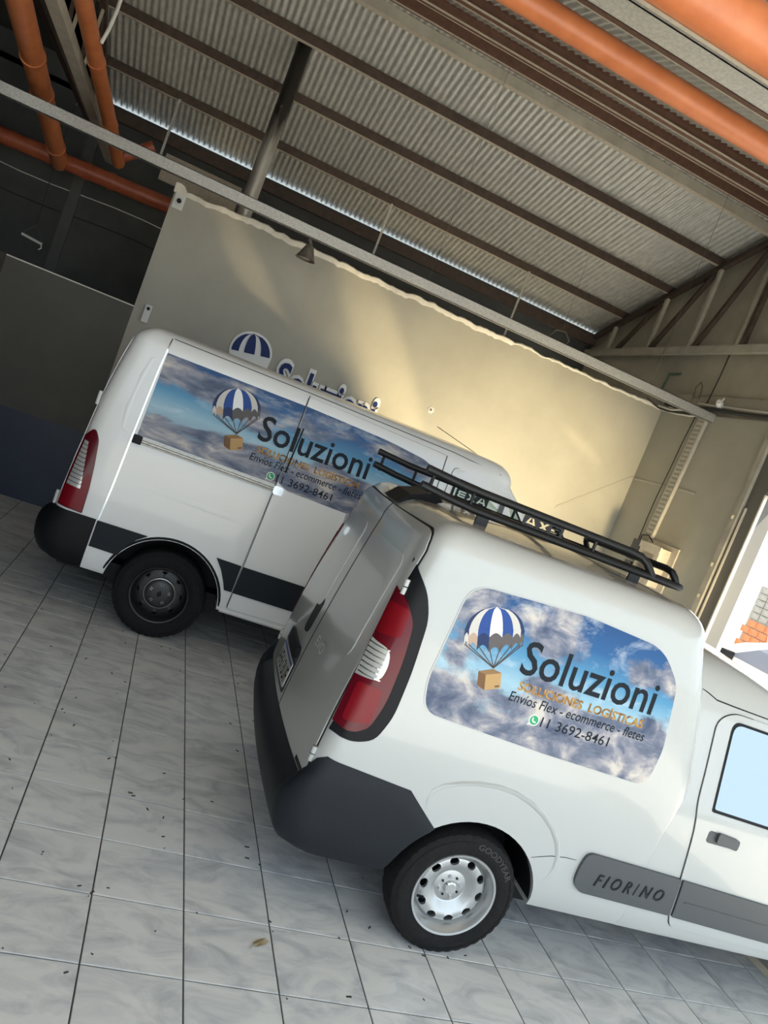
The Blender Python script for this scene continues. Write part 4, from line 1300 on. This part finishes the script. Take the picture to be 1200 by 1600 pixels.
for s_ in (-1, 1):
    fn = ms if s_ < 0 else msL
    put(patch([(3.55, .85), (3.95, .80), (3.90, 1.0), (3.58, 1.10)], fn, .006, .004, [3.6 + .05 * k for k in range(9)], mz), 'headlamp', CLEARL, mo_, 30)
    B().obox((2.86, s_ * 1.12, 1.52), (.05, 0, .02), (0, .10, 0), (0, 0, .17)).build('wing_mirror', BLACKP, mo_)
# antenna
B().tube([(2.42, -.28, 2.165), (2.35, -.28, 2.172)], .014, 8).build('antenna_base', BLACKP, mo_, ang=40)
B().tube([(2.36, -.28, 2.175), (1.72, -.28, 2.315)], .0032, 6).build('antenna_rod', BLACKP, mo_, ang=40)
# rear doors and tail lamps
cuM = [k * .08 for k in range(-13, 14)] + [s_ * v for s_ in (-1, 1) for v in (.86, .90, .92, .94, .96)]
for a, c in ((-.005, -.86), (.005, .86)):
    dd = rounded([(a, .56), (c, .56), (c, 1.5), (c * .955, 2.08), (a, 2.08)], [0, .03, 0, .06, 0], 4)
    rd = door_patch(dd, MBd.rear, mz, cuM, 'rear_door', mo_, MASTER_WHITE)
    sg = -1 if c < 0 else 1
    put(patch(rounded([(sg * .12, 1.42), (sg * .74, 1.42), (sg * .70, 1.94), (sg * .12, 1.94)], .06, 4), MBd.rear, .0115, .006, cuM, mz), 'pressed_panel', MASTER_WHITE, rd, 30)
for z, h_ in ((1.58, .05), (.80, .05)):
    for s_ in (-1, 1):
        p = MBd.rear(s_ * .885, z, .016)
        B().cyl((p.x, p.y, z - h_), (p.x, p.y, z + h_), .013, 10).build('door_hinge', WHITEP, mo_, ang=40)
for s_ in (-1, 1):
    fn = ms if s_ < 0 else msL
    cu = [-.74 - .012 * k for k in range(20)]
    tl = rounded([(-.822, 1.375), (-.775, 1.31), (-.745, 1.12), (-.726, .95), (-.718, .765), (-.905, .775), (-.91, 1.0), (-.885, 1.30)], [.03, .04, .02, .02, .01, .01, 0, 0], 4)
    l_ = put(patch(tl, fn, .012, .014, cu, mz), 'tail_lamp', REDL, mo_, 30)
    put(patch(rounded([(-.725, .775), (-.90, .785), (-.905, .93), (-.795, .94), (-.775, 1.05), (-.742, 1.04)], .01, 2), fn, .0132, .001, cu, mz), 'red_lens', REDM, l_, 30)
    for k in range(11):
        z = .935 + k * .031
        t_ = k / 10
        put(patch([(-.885 + .02 * t_, z), (-.785 - .045 * t_, z - .004), (-.785 - .047 * t_, z + .022), (-.885 + .02 * t_, z + .026)], fn, .0155, .003, cu, mz), 'clear_lens_bar', CLEARL, l_, None)
# rear bumper
def bumper_m():
    ps = [-1.50 + .05 * k for k in range(61)]
    rows = []
    NV = 10
    for p in ps:
        a = abs(p)
        top, bot = (.755 if a > .80 else .62 + max(0, a - .7) * 1.35), .375
        ro, ri = [], []
        rear_ = max(0, min(1, (1.03 - a) / .16))
        for k in range(NV):
            t = k / (NV - 1); z = bot + (top - bot) * t
            po = [.0, .045, .070, .082, .088, .090, .088, .080, .055, .004][k]
            so = [.004, .014, .018, .018, .018, .018, .017, .016, .015, .012][k]
            off = po * rear_ + so * (1 - rear_)
            ro.append(MBd.rear(p, z, off)); ri.append(MBd.rear(p, z, -.03))
        rows.append(ro + list(reversed(ri)))
    keep = []
    for r_ in rows:
        keep.append(r_)
    b = B(); b.grid(keep, closed_u=True)
    n = len(keep[0]); b.f.append(tuple(range(n))); m_ = len(b.v) - n; b.f.append(tuple(m_ + k for k in range(n)))
    cutm = [B().box(-.612, 2, -1.3, -.5, 0, 1.2).mesh('c'), B().box(-.612, 2, .5, 1.3, 0, 1.2).mesh('c')]
    me = boolean(b.mesh('bumper'), cutm, ang=45)
    return put(me, 'rear_bumper', BLACKP, mo_, 45)
bumper_m()
# sill edge below the belt
put(patch([(.44, .372), (1.75, .372), (1.75, .395), (.44, .395)], ms, .016, .02, (), mz), 'sill_edge', MASTER_WHITE, mo_, 30)
for x in (-.015, 3.182):
    van_wheel(mo_, x, -.845, .345, .213, .215, 'dark', 'wheel', False, .2)
    van_wheel(mo_, x, .845, .345, .213, .215, 'dark', 'wheel', True)
# ================================================================== THINGS ABOUT THE GARAGE
# galvanised channel hung across the room
gb = B()
gb.box(-5.9, X1, 5.375, 5.381, 3.612, 3.722)
gb.box(-5.9, X1, 5.375, 5.425, 3.716, 3.722)
gb.box(-5.9, X1, 5.375, 5.425, 3.612, 3.618)
gb.box(-5.9, X1, 5.419, 5.425, 3.612, 3.630)
gb.box(-5.9, X1, 5.419, 5.425, 3.704, 3.722)
tag(gb.build('galvanised_channel', GALV), 'long galvanised steel channel hung in front of the logo wall top', 'beam')
def wire(name, pts, r, mt, label, cat, group=None):
    return tag(B().tube(pts, r, 6).build(name, mt, ang=40), label, cat, group)
wire('hanging_wire', [(1.25, 5.40, 3.70), (1.25, 5.42, roof_z(5.42) - .1)], .0022, WIRE, 'thin wire holding the galvanised channel right of the flue pipe', 'wire', 'channel hanging wires')
wire('hanging_wire', [(4.105, 5.40, 3.70), (4.105, 5.42, roof_z(5.42) - .1)], .0022, WIRE, 'thin wire holding the galvanised channel near the right gable wall', 'wire', 'channel hanging wires')
hk = B().tube([(3.70, 7.40, roof_z(7.4) - .12), (3.75, 7.40, 4.32)], .0022, 6)
o = hk.build('hanging_hook', WIRE)
B().tube([(3.60, 7.40, 4.16), (3.66, 7.40, 4.27), (3.80, 7.40, 4.30), (3.90, 7.40, 4.21), (3.86, 7.40, 4.11), (3.70, 7.40, 4.08), (3.60, 7.40, 4.16)], .008, 6).build('ring', WIRE, o)
tag(o, 'six-sided wire ring hanging from a roof purlin over the logo wall', 'hook')
for x, z0, lab in ((.98, 3.74, 'rusty'),): pass
# small hangers between roof and pipes behind the channel
for k, (x, y, z0) in enumerate([(1.12, 8.36, 4.35), (-1.86, 8.36, 4.35), (3.35, 8.36, 4.1)]):
    tag(B().beam((x, y, z0), (x, y, roof_z(y) - .115), .03, .010, up=(0, 1, 0)).build('strap_hanger', GALV), ['pale strap hanger above the middle of the logo wall', 'pale strap hanger left of the flue pipe', 'pale strap hanger near the right end of the eave slits'][k], 'strap', 'pipe strap hangers')
# flue pipe
fl = B().cyl((-.67, 6.75, 3.2), (-.67, 6.75, 5.75), .083, 28)
fl_o = fl.build('flue_pipe', CHIM, ang=40)
B().cyl((-.67, 6.75, 5.0), (-.67, 6.75, 5.03), .086, 28).build('pipe_joint', CHIM, fl_o, ang=40)
tag(fl_o, 'sooty galvanised flue pipe rising behind the logo wall to the roof', 'pipe')
# bell lamp under the channel
lp = empty('bell_lamp', (.01, 5.40, 3.40))
def lath_z(prof, n=28):
    return B().grid([[(r * math.cos(2 * math.pi * k / n), r * math.sin(2 * math.pi * k / n), z) for k in range(n)] for r, z in prof], closed_u=True)
lath_z([(.018, .16), (.022, .15), (.040, .135), (.055, .10), (.075, .05), (.098, .005), (.102, 0), (.094, .004), (.07, .05), (.05, .10), (.03, .13)]).build('lamp_shade', LAMPM, lp, ang=50)
lath_z([(.0, .012), (.045, .012), (.062, .022), (.060, .05), (.03, .09)]).build('lamp_bulb', BULB, lp, ang=50)
B().tube([(0, 0, .15), (-.01, 0, .18), (-.03, 0, .197)], .014, 8).build('lamp_bracket', LAMPM, lp, ang=40)
tag(lp, 'grey bell-shaped lamp hanging below the galvanised channel', 'lamp')
# orange and red pipes
def pipe(name, p, q, r, mt, label, rings=(), ringr=1.10):
    o = B().cyl(p, q, r, 24).build(name, mt, ang=40)
    p, q = Vector(p), Vector(q); d = (q - p).normalized()
    for t in rings:
        c = p + (q - p) * t
        B().cyl(c - d * .035, c + d * .035, r * ringr, 24).build('pipe_socket', mt, o, ang=40)
    tag(o, label, 'pipe', 'plastic drain pipes')
    return o
pipe('drain_pipe', (-5.9, 8.40, 3.72), (-.9, 8.40, 3.84), .10, REDPIPE, 'dark red drain pipe running level behind the low wall', (.66, .72))
pipe('drain_pipe', (-2.93, 8.42, 3.76), (-2.70, 3.6, 4.20), .10, ORANGE, 'thick orange drain pipe descending at the far left to the red pipe', (.12, .45, .62))
pipe('drain_pipe', (-2.24, 8.0, 3.98), (-2.40, 3.6, 4.50), .075, ORANGE, 'orange drain pipe left of the roof edge beside the grey beam', (.25, .55))
pipe('drain_pipe', (-2.22, 7.95, 4.05), (-1.92, 7.95, 4.32), .07, REDPIPE, 'short red pipe elbow above the galvanised channel')
pipe('drain_pipe', (-.9, 9.1, 3.86), (2.55, 9.1, 4.02), .075, REDPIPE, 'dull red pipe in the dark behind the logo wall top')
pipe('overhead_pipe', (-2.6, 2.0, 4.63), (X1, 2.0, 4.63), .076, ORANGE, 'orange pipe overhead between the ridge and the galvanised gutter')
pipe('overhead_pipe', (-2.6, .12, 3.86), (X1, .12, 3.86), .092, ORANGE, 'thick orange pipe nearest the camera at the top right')
# gutter channel and beige beam between the pipes
g = B()
g.box(-2.6, X1, 1.42, 1.60, 4.56, 4.565); g.box(-2.6, X1, 1.42, 1.425, 4.56, 4.66); g.box(-2.6, X1, 1.595, 1.60, 4.56, 4.66)
go_ = g.build('galvanised_gutter', GALV)
B().box(2.0, 2.012, 1.415, 1.605, 4.553, 4.66).build('gutter_joint', GALV, go_)
tag(go_, 'wide galvanised gutter overhead beside the orange pipe', 'gutter')
tag(B().box(-2.6, X1, 1.18, 1.30, 4.50, 4.62).build('overhead_beam', CREAM), 'beige steel beam overhead between gutter and thick orange pipe', 'beam')
# grey square beam at the left
tag(B().beam((-2.524, 3.0, 4.27), (-2.514, 9.19, 4.18), .11, .09).build('square_beam', GREYST), 'dim grey square beam running back between the two orange pipes', 'beam')
tag(B().tube([(-2.20, 5.1, 6.0), (-2.215, 5.1, 4.9), (-2.21, 5.1, 4.6), (-2.225, 5.1, 4.42), (-2.25, 5.12, 4.30)], .016, 8).build('hanging_strap', CABLEW, ang=40), 'pale strap hanging at the left edge of the corrugated roof', 'strap')
# dark back room details
cd_ = B().beam((-2.79, 9.17, 2.0), (-2.79, 9.17, 4.5), .14, .05, up=(0, 1, 0)).build('wall_conduit', mottled('grey_duct', (.05, .05, .047), (.065, .065, .06), 6))
tag(cd_, 'dark grey vertical duct on the rear wall behind the low wall', 'duct')
hl = empty('hanging_tube_lamp', (-2.99, 8.6, 2.76))
B().beam((-.13, 0, .03), (.13, 0, 0), .03, .025, up=(0, 1, 0)).build('lamp_bar', CABLEW, hl)
B().tube([(-.12, 0, .05), (0, 0, .20), (.12, 0, .02)], .004, 6).build('bar_hanger', WIRE, hl)
B().tube([(0, 0, .20), (-.02, 0, .91), (-.02, 0, 2.39)], .006, 6).build('lamp_cord', CABLEK, hl)
B().tube([(.12, 0, 0), (.135, 0, -.05), (.11, 0, -.08)], .008, 6).build('pull_hook', WHITEP, hl)
tag(hl, 'small white lamp bar hanging on a cord in the dark back room', 'lamp')
tag(B().box(-1.88, -.80, 9.16, 9.20, 4.22, 4.58).build('rear_panel', CREAM), 'dim beige panel high on the rear wall behind the flue pipe', 'panel')
for k, (z, lab) in enumerate(((3.60, 'upper thin cable along the dark rear wall'), (3.30, 'lower sagging cable along the dark rear wall'))):
    tag(B().tube([(-5.5 + .4 * i, 9.17, z + .03 * math.sin(i * .9)) for i in range(11)], .007, 6).build('wall_cable', CABLEW if k == 0 else CABLEK, ang=40), lab, 'cable', 'rear wall cables')

# ---- things on the logo wall
cm = empty('wall_camera', (-1.335, YB - .002, 3.59))
B().box(-.055, .055, -.022, .002, -.085, .075).build('camera_plate', WHITEP, cm)
B().lathe([(0, -.045), (.024, -.045), (.026, -.02)], n=20).build('camera_lens', BLACKP, cm, ang=40)
B().lathe([(.028, -.040), (.040, -.038), (.044, -.02)], n=24).build('lens_ring', WHITEP, cm, ang=40)
tag(cm, 'square white camera plate with round lens at the logo wall corner', 'camera')
c2 = empty('security_camera', (-1.262, YB - .002, 2.40))
B().box(-.035, .035, -.07, .002, -.13, .06).build('camera_body', WHITEP, c2)
B().lathe([(0, -.075), (.018, -.075), (.02, -.06)], (0, 0, .02), n=16).build('camera_lens', BLACKP, c2, ang=40)
tag(c2, 'slim white camera on the wall above the large van rear corner', 'camera')
sk = empty('cable_outlet', (2.114, YB, 2.575))
B().lathe([(0, -.014), (.03, -.013), (.042, -.004), (.044, 0)], n=18).build('outlet_cap', WHITEP, sk, ang=40)
B().lathe([(0, -.018), (.014, -.018), (.016, -.013)], n=12).build('outlet_hole', LAMPM, sk, ang=40)
tag(sk, 'small round white outlet on the logo wall right of the sign', 'outlet')
# acrylic sign: balloon and lettering
sg_ = empty('wall_sign', (0, YB, 0))
def wallfn(u, v, off=0.0): return Vector((u, -off, v))
def acr(bm_or_poly, off, thick, mt, name, parent):
    if isinstance(bm_or_poly, list): me = patch(bm_or_poly, wallfn, off, thick)
    else: me = _lay(bm_or_poly, wallfn, off, thick, (), (), name=name)
    return put(me, name, mt, parent, 30)
acr(fit_text('Soluzioni', .225, 1.505, 2.075, .375, bold=.075), .022, .021, WHITEA, 'letter_backing', sg_)
acr(fit_text('Soluzioni', .258, 1.472, 2.088, .345, bold=.018), .036, .013, BLUEA, 'blue_letters', sg_)
def dome(cx_, cz_, rx_, top_, bot_, th_, n=22):
    pts = []
    for k in range(n + 1):
        a = math.pi * k / n
        pts.append((rx_ * math.cos(a), (top_ if True else 0) * math.sin(a) ** .9))
    pts += [(-rx_ * .9, -bot_ * .35), (-rx_ * .35, -bot_), (rx_ * .35, -bot_), (rx_ * .9, -bot_ * .35)]
    return [(cx_ + a * math.cos(th_) - c * math.sin(th_), cz_ + a * math.sin(th_) + c * math.cos(th_)) for a, c in pts]
th_ = R(9)
acr(dome(-.098, 2.385, .238, .245, .30, th_), .022, .021, WHITEA, 'balloon_backing', sg_)
def gore(a0, a1):
    pts = []
    for k in range(11):
        t = k / 10; pts.append((a0 * .215 * math.sqrt(max(0, 1 - t ** 2)), .222 * t))
    for k in range(10, -1, -1):
        t = k / 10; pts.append((a1 * .215 * math.sqrt(max(0, 1 - t ** 2)), .222 * t))
    pts = pts[:10] + pts[11:]
    return [(-.098 + a * math.cos(th_) - c * math.sin(th_), 2.385 + a * math.sin(th_) + c * math.cos(th_)) for a, c in pts]
acr(gore(-1.0, -.62), .034, .011, BLUEA, 'blue_gore', sg_)
acr(gore(-.34, .20), .034, .011, BLUEA, 'blue_gore', sg_)
acr(gore(.52, 1.0), .034, .011, BLUEA, 'blue_gore', sg_)
tag(sg_, 'blue and white acrylic wall sign with balloon, half hidden by the large van', 'sign')

# ---- things on the right wall
pt = empty('perforated_tray', (X1, 0, 0))
b = B()
y0, y1 = 5.60, 5.46
rows = []
def tray_y(z): return 5.60 + (3.70 - z) * .055
b.grid([[(-.002, tray_y(z), z), (-.045, tray_y(z), z), (-.045, tray_y(z) - .15, z), (-.002, tray_y(z) - .15, z)] for z in (3.70, 2.85, 2.70, 2.11)])
b.build('tray_channel', mottled('tray_steel', (.46, .43, .36), (.55, .52, .44), 12, rough=.55), pt)
slot = B().box(-.0005, .0005, -.005, .005, -.013, .013).mesh('slot'); slot.materials.append(mat('tray_slot_dark', (.10, .09, .07), .8))
for k in range(28):
    z = 3.66 - k * .056
    for i in range(4):
        o = link('tray_slot', slot, None, pt)
        o.location = (-.0458, tray_y(z) - .030 - i * .028, z)
tag(pt, 'perforated metal cable tray running down the right wall', 'cable tray')
tag(B().tube([(X1 - .02, 5.70, 3.70), (X1 - .03, 5.73, 3.3), (X1 - .02, 5.76, 3.0), (X1 - .03, 5.78, 2.6), (X1 - .02, 5.80, 2.3), (X1 - .03, 5.78, 2.04)], .006, 6).build('wall_cable', CABLEK, ang=40), 'thin black cable beside the perforated tray on the right wall', 'cable')
eb = empty('meter_box', (X1, 5.30, 1.80))
B().box(-.02, -.001, -.30, .30, -.35, .30).build('back_board', BOXP, eb)
B().box(-.16, -.02, -.19, .20, -.22, .24).build('box_body', BOXP, eb)
B().box(-.175, -.16, -.20, .21, .17, .25).build('box_lid_edge', BOXP, eb)
bb = B().prism(rounded([(-.12, -.13), (.13, -.13), (.13, .13), (-.12, .13)], .05, 5), lambda u, v, d: (d, u, v), -.168, -.158).build('box_window', mat('box_window', (.25, .22, .19), .2), eb)
B().prism(rounded([(-.06, -.08), (.08, -.08), (.08, .08), (-.06, .08)], .06, 5), lambda u, v, d: (d, u, v), -.172, -.166).build('meter_dial', LAMPM, eb)
B().box(-.10, -.02, .30, .47, -.02, .24).build('junction_box', MOULD, eb)
B().box(-.10, -.02, .34, .47, -.14, -.04).build('junction_box', MOULD, eb)
B().box(-.09, -.02, .27, .33, -.24, -.17).build('switch', WHITEP, eb)
B().box(-.09, -.02, .20, .25, -.26, -.18).build('switch', WHITEP, eb)
B().tube([(-.08, .38, .2), (-.11, .33, .31), (-.10, .22, .33), (-.08, .12, .27)], .008, 6).build('box_cable', CABLEK, eb, ang=40)
tag(eb, 'beige electric meter box with dark junction boxes below the cable tray', 'meter box')
# cables and conduits over the right wall
ck = B()
lab = ['loose black cable along the top of the right wall', 'white conduit lying along the top of the right wall', 'second thinner white conduit on the right wall top', 'pale cable sagging lowest at the wall corner below the channel', 'pale conduit just above the sagging cable at the wall corner', 'thin black cable coming round the wall corner from the logo wall']
for k, (pts, r, mt) in enumerate([
    ([(X1 - .02, 6.40, 3.80), (X1 - .05, 6.1, 3.755), (X1 - .04, 5.7, 3.77), (X1 - .05, 5.3, 3.76), (X1 - .03, 4.9, 3.745), (X1 - .03, 4.4, 3.735)], .024, CABLEK),
    ([(X1 - .01, 6.30, 3.765), (X1 - .02, 5.9, 3.775), (X1 - .02, 5.62, 3.765)], .018, CABLEW),
    ([(X1 - .02, 5.75, 3.83), (X1 - .02, 5.50, 3.82), (X1 - .02, 4.4, 3.785)], .014, CABLEW),
    ([(X1 - .05, 6.38, 3.70), (X1 - .06, 6.05, 3.665), (X1 - .06, 5.75, 3.655), (X1 - .05, 5.5, 3.68)], .012, CABLEW),
    ([(X1 - .10, 6.40, 3.735), (X1 - .09, 6.1, 3.70), (X1 - .10, 5.85, 3.715), (X1 - .09, 5.6, 3.70), (X1 - .07, 5.45, 3.72)], .014, CABLEW),
    ([(X1 - .30, 6.40, 3.76), (X1 - .12, 6.36, 3.70), (X1 - .08, 6.2, 3.68), (X1 - .07, 5.9, 3.68), (X1 - .08, 5.6, 3.665)], .010, CABLEK)]):
    tag(B().tube(pts, r, 8).build('wall_top_cable', mt, ang=40), lab[k], 'cable', 'cables on the right wall top')
tag(B().tube([(X1 + .08, 5.70, 4.50), (X1 + .06, 5.68, 4.2), (X1 + .03, 5.67, 3.85)], .008, 6).build('drop_cable', CABLEK, ang=40), 'black cable dropping from the truss chord to the right wall top', 'cable')
tag(B().tube([(X1 + .05, 5.98, 3.80), (X1 + .03, 6.0, 4.05), (X1 + .03, 5.94, 4.12), (X1 + .03, 5.88, 4.06), (X1 + .05, 5.86, 3.85)], .006, 6).build('wire_loop', WIRE, ang=40), 'thin wire loop standing on the right wall ledge', 'wire')
tag(B().tube([(X1 + .08, 6.78, 4.0), (X1 + .08, 6.745, 4.235), (X1 + .08, 6.50, 4.24)], .014, 8).build('green_bracket', mat('green_paint', (.08, .14, .10), .6), ang=40), 'faded green bent rod on the gable wall under the truss', 'rod')
ss = empty('motion_sensor', (X1 - .02, 5.30, 3.83))
B().tube([(.0, .04, -.02), (-.05, 0, .0), (-.09, -.03, .015)], .04, 12, radii=[.035, .045, .03]).build('sensor_body', WHITEP, ss, ang=40)
B().tube([(-.07, -.04, .03), (-.09, -.09, .055)], .012, 8).build('sensor_arm', BOXP, ss, ang=40)
tag(ss, 'small white sensor lamp on the right wall top beside the tray', 'sensor')

# ---- dry leaf and crumbs on the floor
lf = B()
pts = [(-.042, 0), (-.02, .016), (.005, .021), (.03, .012), (.045, -.002), (.02, -.013), (-.01, -.016), (-.03, -.010)]
c0 = [(0, 0, .004)]
n = len(pts)
lf.v = [(x, y, .003 + .012 * abs(y) * 40 * .02 + (.008 if i % 3 == 0 else .002)) for i, (x, y) in enumerate(pts)] + [(0, .002, .010)]
lf.f = [(i, (i + 1) % n, n) for i in range(n)]
lo = lf.build('dry_leaf', LEAF)
lo.location = (.311, .244, .001); lo.rotation_euler = (0, 0, .55)
B().tube([(-.042, 0, .004), (-.058, -.006, .003)], .0012, 5).build('leaf_stem', LEAF, lo)
tag(lo, 'dry curled leaf lying on the tiles in the foreground', 'leaf')
cr = B(); rr_ = random.Random(5)
for k in range(150):
    x = rr_.uniform(-1.6, 1.6); y = rr_.uniform(-.2, 4.0); s_ = rr_.uniform(.002, .007); a = rr_.uniform(0, 6.3)
    cr.obox((x, y, .0015), (s_ * math.cos(a) * 1.6, s_ * math.sin(a) * 1.6, 0), (-s_ * math.sin(a) * .5, s_ * math.cos(a) * .5, 0), (0, 0, .0015))
tag(cr.build('floor_crumbs', mat('crumb', (.05, .045, .04), .9)), 'tiny dark crumbs of dirt scattered on the tiles', 'dirt', kind='stuff')

# ================================================================== OUTSIDE THE DOORWAY
xw = empty('white_building', (6.2, 10.6, 0))
B().box(0, 12, 0, 6, -.2, 7.0).build('wall', EXTW, xw)
B().box(0, 12, -.10, 0, 3.6, 3.75).build('ledge', EXTW, xw)
B().box(1.35, 1.40, -.06, 0, -.1, 3.6).build('downpipe', EXTW, xw)
tag(xw, 'sunlit white building beyond the doorway', 'building')
bk = empty('far_terrace', (16.0, -1, 0))
B().box(0, 6, -30, 7.2, -.2, 2.6).build('wall', EXTW, bk)
B().box(-.05, 0, -30, 7.2, 2.3, 2.6).build('parapet', GBLOCK, bk)
for k in range(9): B().box(-.06, -.01, -26 + k * 3.4, -24.6 + k * 3.4, .1, 1.9).build('opening', CARBLUE, bk)
tag(bk, 'low pale terrace across the street right of the white building', 'building')
low = empty('brick_pillar', (10.3, 8.85, -.13))
rows_b = 11
for r_ in range(rows_b):
    for c in range(4):
        bx_ = B().box(0, .2, 0, .215, 0, .085).build('brick', BRICK, low)
        bx_.location = (0, -.5 + c * .225 + (.11 if r_ % 2 else 0), .0 + r_ * .14 + .02)
        bx_.scale = (1, 1, 1.45)
for r_ in range(5):
    for c in range(4):
        bx_ = B().box(0, .2, 0, .21, 0, .11).build('block', GBLOCK, low)
        bx_.location = (0, -.48 + c * .225, rows_b * .14 + .04 + r_ * .125)
B().box(.02, .18, -.5, .45, 0, rows_b * .14 + .04 + 5 * .125).build('pillar_core', GBLOCK, low)
tag(low, 'pillar of orange bricks topped with grey blocks across the pavement', 'pillar')
tr = empty('bare_tree', (9.75, 8.0, -.02))
rt = random.Random(11)
tb_ = B()
def branch(p, d, l, r, n):
    q = p + d * l
    tb_.tube([p, p + d * l * .5 + Vector((rt.uniform(-.03, .03),) * 3), q], r, 6, radii=[r, r * .85, r * .65])
    if n:
        for k in range(3):
            nd = (d + Vector((rt.uniform(-.8, .8), rt.uniform(-.8, .8), rt.uniform(-.2, .6)))).normalized()
            branch(q, nd, l * .72, r * .6, n - 1)
branch(Vector((0, 0, 0)), Vector((0, 0, 1)), 1.15, .04, 4)
tb_.build('trunk_and_branches', BARK, tr, ang=50)
tag(tr, 'bare pale-barked tree on the pavement outside the doorway', 'tree')
pc = empty('parked_car', (8.35, 5.7, -.02), R(90))
PL = [(.25, .74, -2.0, 2.0, .2, .2, .03, .05), (.45, .80, -2.05, 2.08, .2, .2, .03, .05), (.75, .82, -2.05, 2.05, .2, .2, .03, .05), (.92, .80, -2.0, 1.7, .2, .3, .03, .1), (1.0, .77, -1.95, 1.15, .2, .2, .02, .1), (1.25, .68, -1.75, .75, .2, .2, .02, .1), (1.42, .58, -1.5, .35, .2, .2, .02, .1), (1.47, .40, -1.3, .2, .2, .2, .02, .05), (1.48, .15, -1.0, -.1, .1, .1, 0, 0)]
PB = Body(PL)
put(boolean(PB.mesh('car_body'), [arch_cut(-1.25, .30, .34, -1, -.5, 0), arch_cut(-1.25, .30, .34, .5, 1, 0), arch_cut(1.3, .30, .34, -1, -.5, 0), arch_cut(1.3, .30, .34, .5, 1, 0)], ang=40), 'car_body', EXTW, pc, 40)
for s_, fn in ((-1, PB.side), (1, PB.mirror(PB.side))):
    put(patch(rounded([(-1.45, 1.02), (-1.25, 1.36), (.15, 1.36), (.72, 1.02)], .05, 3), fn, .006, .004, (), PB.zs), 'window_glass', CARBLUE, pc, None)
    B().obox((.62, s_ * .90, 1.02), (.05, 0, 0), (0, .08, 0), (0, 0, .06)).build('wing_mirror', BLACKP, pc)
    for x in (-1.25, 1.3):
        w_ = B().lathe([(0, -.09), (.18, -.09), (.19, -.10), (.27, -.10), (.30, -.06), (.30, .06), (.27, .10), (0, .10)], n=28).build('wheel', RUBBER, pc, ang=35)
        w_.location = (x, s_ * .70, .30)
tag(pc, 'white car parked on the street outside the doorway', 'car')
